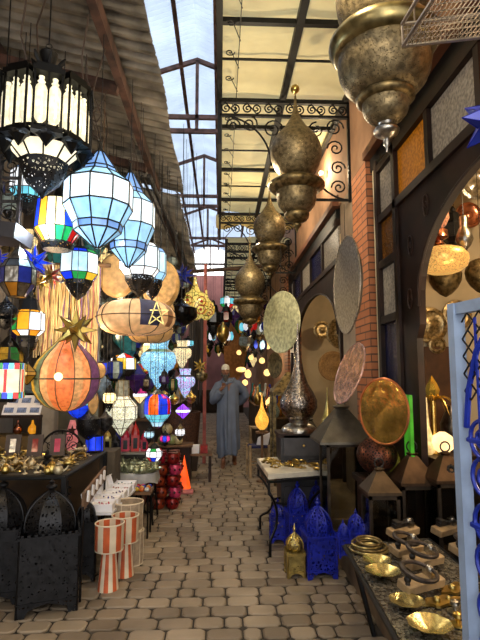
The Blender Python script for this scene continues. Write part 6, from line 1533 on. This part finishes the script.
# glass chandeliers far
def chand(px, py, w, D, label, cols, z1=4.3):
    s = S(px, py, D); R = w/2*s; t = thing('glass_chandelier', label, 'chandelier', P(px, py+8, D)); H = 22*s
    mb = MB(); mb.lathe([(0,.002),(.1*H,R*.15),(.3*H,R*.2),(.5*H,R*.08),(H,R*.06)], 10); mb.tube([(0,0,H),(0,0,z1-t.location.z)], .005, 4); mb.build('stem', iron, t)
    for k in range(8):
        a = 2*PI*k/8; d = Vector((math.cos(a), math.sin(a), 0)); mb = MB(); mb.tube([d*R*.1+Vector((0,0,.3*H)), d*R*.6+Vector((0,0,.15*H)), d*R*.95+Vector((0,0,.4*H))], .008, 5); mb.build('arm', iron, t)
        mb = MB(); mb.lathe([(.4*H,R*.06),(.45*H,R*.16),(.6*H,R*.2),(.75*H,R*.12),(.8*H,.002)], 8, c=d*R*.95); mb.build('glass_cup', cols[k % len(cols)], t)
    return t
chand(221, 341, 22, 10.5, 'clear glass chandelier with cyan and white cups just above the cap of the man', [lit('cyan', .9), lit('white', 1.1), dull('clear')])
chand(254, 332, 26, 11, 'dark chandelier with bluish and red glass cups right of the orange-brown screen', [lit('cyan', .9), lit('white', .8), lit('red', .4), dull('blue')])
chand(255, 350, 22, 12.5, 'second dark chandelier lower down behind the bluish and red one', [dull('blue'), lit('cool', .7), dull('dark')])
wl = mat('warm_far_lamp', (1,.82,.5), .3, 0, .15, 10, emit=1.5)
far = [(241, 369, 12, 6, 12, 'flat glowing disc lamp right of the head of the man'), (248, 373, 8, 10, 11, 'small glowing cylinder lamp right of the flat disc lamp'), (245, 382, 7, 7, 12, 'small glowing ball lamp below the cylinder lamp'),
       (239, 352, 6, 6, 14, 'tiny bright ball lamp above the flat disc lamp'), (262, 360, 7, 7, 11, 'small glowing ball lamp above the brass plate'), (267, 372, 8, 8, 9.5, 'glowing ball lamp left of the brass plate'), (251, 357, 6, 6, 15, 'tiny glowing ball lamp among the dark chandeliers'), (232, 346, 6, 5, 16, 'tiny bright lamp in front of the orange-brown screen'), (268,345,6,8,13,'small glowing cylinder lamp left of the oval tray bottom')]
for px, py, w, h, D, lb in far:
    s = S(px, py, D); R = w/2*s*.85; H = h*s*.85; t = thing('glowing_lamp', lb, 'lamp', P(px, py+h/2, D))
    mb = MB(); mb.lathe([(0, R*.4), (H*.2, R*.9), (H*.5, R), (H*.8, R*.8), (H, R*.2)], 14); mb.build('shade', wl, t); mb = MB(); mb.tube([(0, 0, H), (0, 0, (4.3 if D > 9.7 else 4.7)-t.location.z)], .005, 4); mb.build('hanging_cord', iron, t)
for k, (px, py, D) in enumerate(((236, 391, 9.9), (240, 389, 9.6), (246, 391, 9.2), (235, 399, 12.0), (243, 401, 12.4))):
    x = 1.02+.0*k; lb = ['leftmost', 'second', 'third', 'fourth', 'fifth'][k]+' from the left of the little glowing lamps on the far right counters'
    c = P(px, py, D); s = S(px, py, D); zt = .875 if D < 11 else .925
    lx = min(1.3, max(.98, c.x)); R = .07
    if lx > c.x+.2: pass
    lathe_thing('table_lamp', lb, 'lamp', (lx, D, zt), [('foot', [(0,.05),(.05,.02),(.1+.05*(k % 3),.015)], brass_old), ('globe', [(.1+.05*(k % 3),.03),(.14+.05*(k % 3),R),(.2+.05*(k % 3),R),(.25+.05*(k % 3),.03)], wl)], 1)
# crowd in the end of the alley and under the far canopy
q = random.Random(77); g2 = 'lanterns crowded under the roofs at the far end of the alley'
pl2 = []; lab2 = 'small lantern hanging in the far end of the alley beyond the walking man'
for i in range(90):
    D = q.uniform(11.5, 21); side = q.random()
    x = q.uniform(-.55, 0.15) if side < .3 else q.uniform(.35, 1.4); z = q.uniform(2.05, 3.7) if D < 16 else q.uniform(1.7, 3.6)
    if x < .35 and z < 2.3: z += .5
    src = pl[q.randrange(len(pl))]
    r = src.copy(); C.objects.link(r); r.location = (x, D, z); r['label'] = lab2; r['group'] = g2
    for ch in list(src.children):
        if ch.name.startswith('hanging_cord'): continue
        c_ = ch.copy(); C.objects.link(c_); c_.parent = r
    sc = q.uniform(.4, .9); r.scale = (sc, sc, sc)
    mb = MB(); mb.tube([(0, 0, .66), (0, 0, ((4.2 if x > -.55 else 3.95)-z)/sc)], .004, 3); mb.build('hanging_cord', iron, r, smooth=False)
# goods on the far stall counters
q = random.Random(31); cols = [dull(k) for k in ('clear', 'amber', 'red', 'blue', 'teal', 'white')]+[brass, silver, copper]; fj = {}
for (x, y, w, d, h, nm) in ((1.15, 9.3, .5, 1.6, .873, 'right stall counter past the glowing teardrop lamp'), (1.1, 12.5, .6, 2.6, .923, 'long far right counter'), (-1.6, 9.8, .9, 2.2, .823, 'far left counter beyond the wicker basket'), (-1.5, 14.5, .9, 3.0, .873, 'farthest left counter')):
    for i in range(22):
        k = q.randrange(len(cols)); kk = (k, nm)
        loc = (x-w/2+w*(.1+.8*((i*7) % 5)/4), y-d/2+d*(i+.5)/22, h)
        lb = 'small upright jar or vase standing on the '+nm
        if k not in fj:
            mb = MB(); mb.lathe([(0,.04),(.03,.07),(.1,.08),(.16,.05),(.2,.025),(.28,.03),(.29,.001)], 12); o = mb.build('small_vase', cols[k]); fj[k] = o; tag(o, lb, 'vase', 'vases on the '+nm); o.location = loc
        else: o = dup(fj[k], loc, 0, lb, 'vases on the '+nm)
        o.scale = (1, 1, q.uniform(.7, 1.7))
# ------------------------------------------------------------------ light
w = bpy.data.worlds.new('w'); SC.world = w; w.use_nodes = True
nt = w.node_tree; bg = nt.nodes['Background']; bg.inputs[0].default_value = (.96, .95, .94, 1); bg.inputs[1].default_value = 2.6
def lamp(name, loc, e, col=(1, .8, .5), r=.05, typ='POINT', **k):
    d = bpy.data.lights.new(name, typ); d.energy = e; d.color = col
    if typ == 'POINT': d.shadow_soft_size = r
    for a, b in k.items(): setattr(d, a, b)
    o = bpy.data.objects.new(name, d); C.objects.link(o); o.location = loc; return o
warm = (1, .72, .42); cool = (.7, .85, 1)
lamp('shop_bulb', (2.4, 3.6, 3.2), 45, warm); lamp('shop_bulb', (2.3, 2.6, 1.5), 20, warm)
lamp('shop_bulb', (2.4, 8.2, 3.0), 40, warm)
wb_ = P(322, 173, 6.6); wb_.x = 1.42; lamp('wall_bulb', wb_-Vector((.07,0,0)), 26, (1, .8, .5), .03)
mb = MB(); mb.ball((0, 0, 0), .035, 12, 8); tag(mb.build('wall_light', lit('warm', 4), loc=wb_), 'bare glowing bulb on the tan wall above the far shop doorway', 'light')
lamp('canopy_bulb', (.5, 2.2, 3.9), 75, (1, .82, .55)); lamp('canopy_bulb', (.35, 5.0, 3.6), 50, (1, .82, .55)); lamp('canopy_bulb', (.5, 8.0, 4.0), 45, (1, .82, .55))
for x, y, z, e, c in ((-1.25, 3.3, 2.6, 14, cool), (-1.0, 5.0, 2.3, 10, (1,.9,.75)), (-1.9, 5.5, 2.2, 14, warm), (-1.2, 8, 2.2, 14, warm), (-1.6, 11, 2.4, 18, warm), (.9, 12, 2.2, 18, warm), (-1, 16, 2.5, 25, warm), (.5, 20, 2.6, 35, (1,.85,.7))):
    lamp('lantern_glow_fill', (x, y, z), e, c)

lamp('camera_side_fill', (.75, .9, 3.1), 22, (1, .84, .62), .12); lamp('camera_side_fill', (-.9, .3, 3.2), 18, (1, .9, .78), .12)  # unseen fill lights added near the camera to brighten brass and trays
lamp('lantern_glow_fill', (-1.3, 4.75, 2.0), 8, warm); lamp('lantern_glow_fill', (-1.75, 6.5, 2.9), 16, (1,.85,.65)); lamp('lantern_glow_fill', (-1.2, 6.9, 1.7), 10, cool)  # fill lights added to lift the dark gaps among the left lanterns

lamp('lantern_glow_fill', (-.95, 4.3, 2.55), 6, (1,.9,.75)); lamp('lantern_glow_fill', (-1.7, 3.4, 1.6), 7, warm); lamp('lantern_glow_fill', (-2.0, 8.5, 2.3), 16, (1,.85,.65)); lamp('shop_bulb', (1.85, 3.4, 1.9), 8, warm)  # more added fill among the left lanterns, not tied to any lamp

lamp('lantern_glow_fill', P(52, 300, 4.25), 4, warm, .03); lamp('lantern_glow_fill', P(90, 340, 4.2), 5, warm, .03)  # warm fill added in front of the string curtain
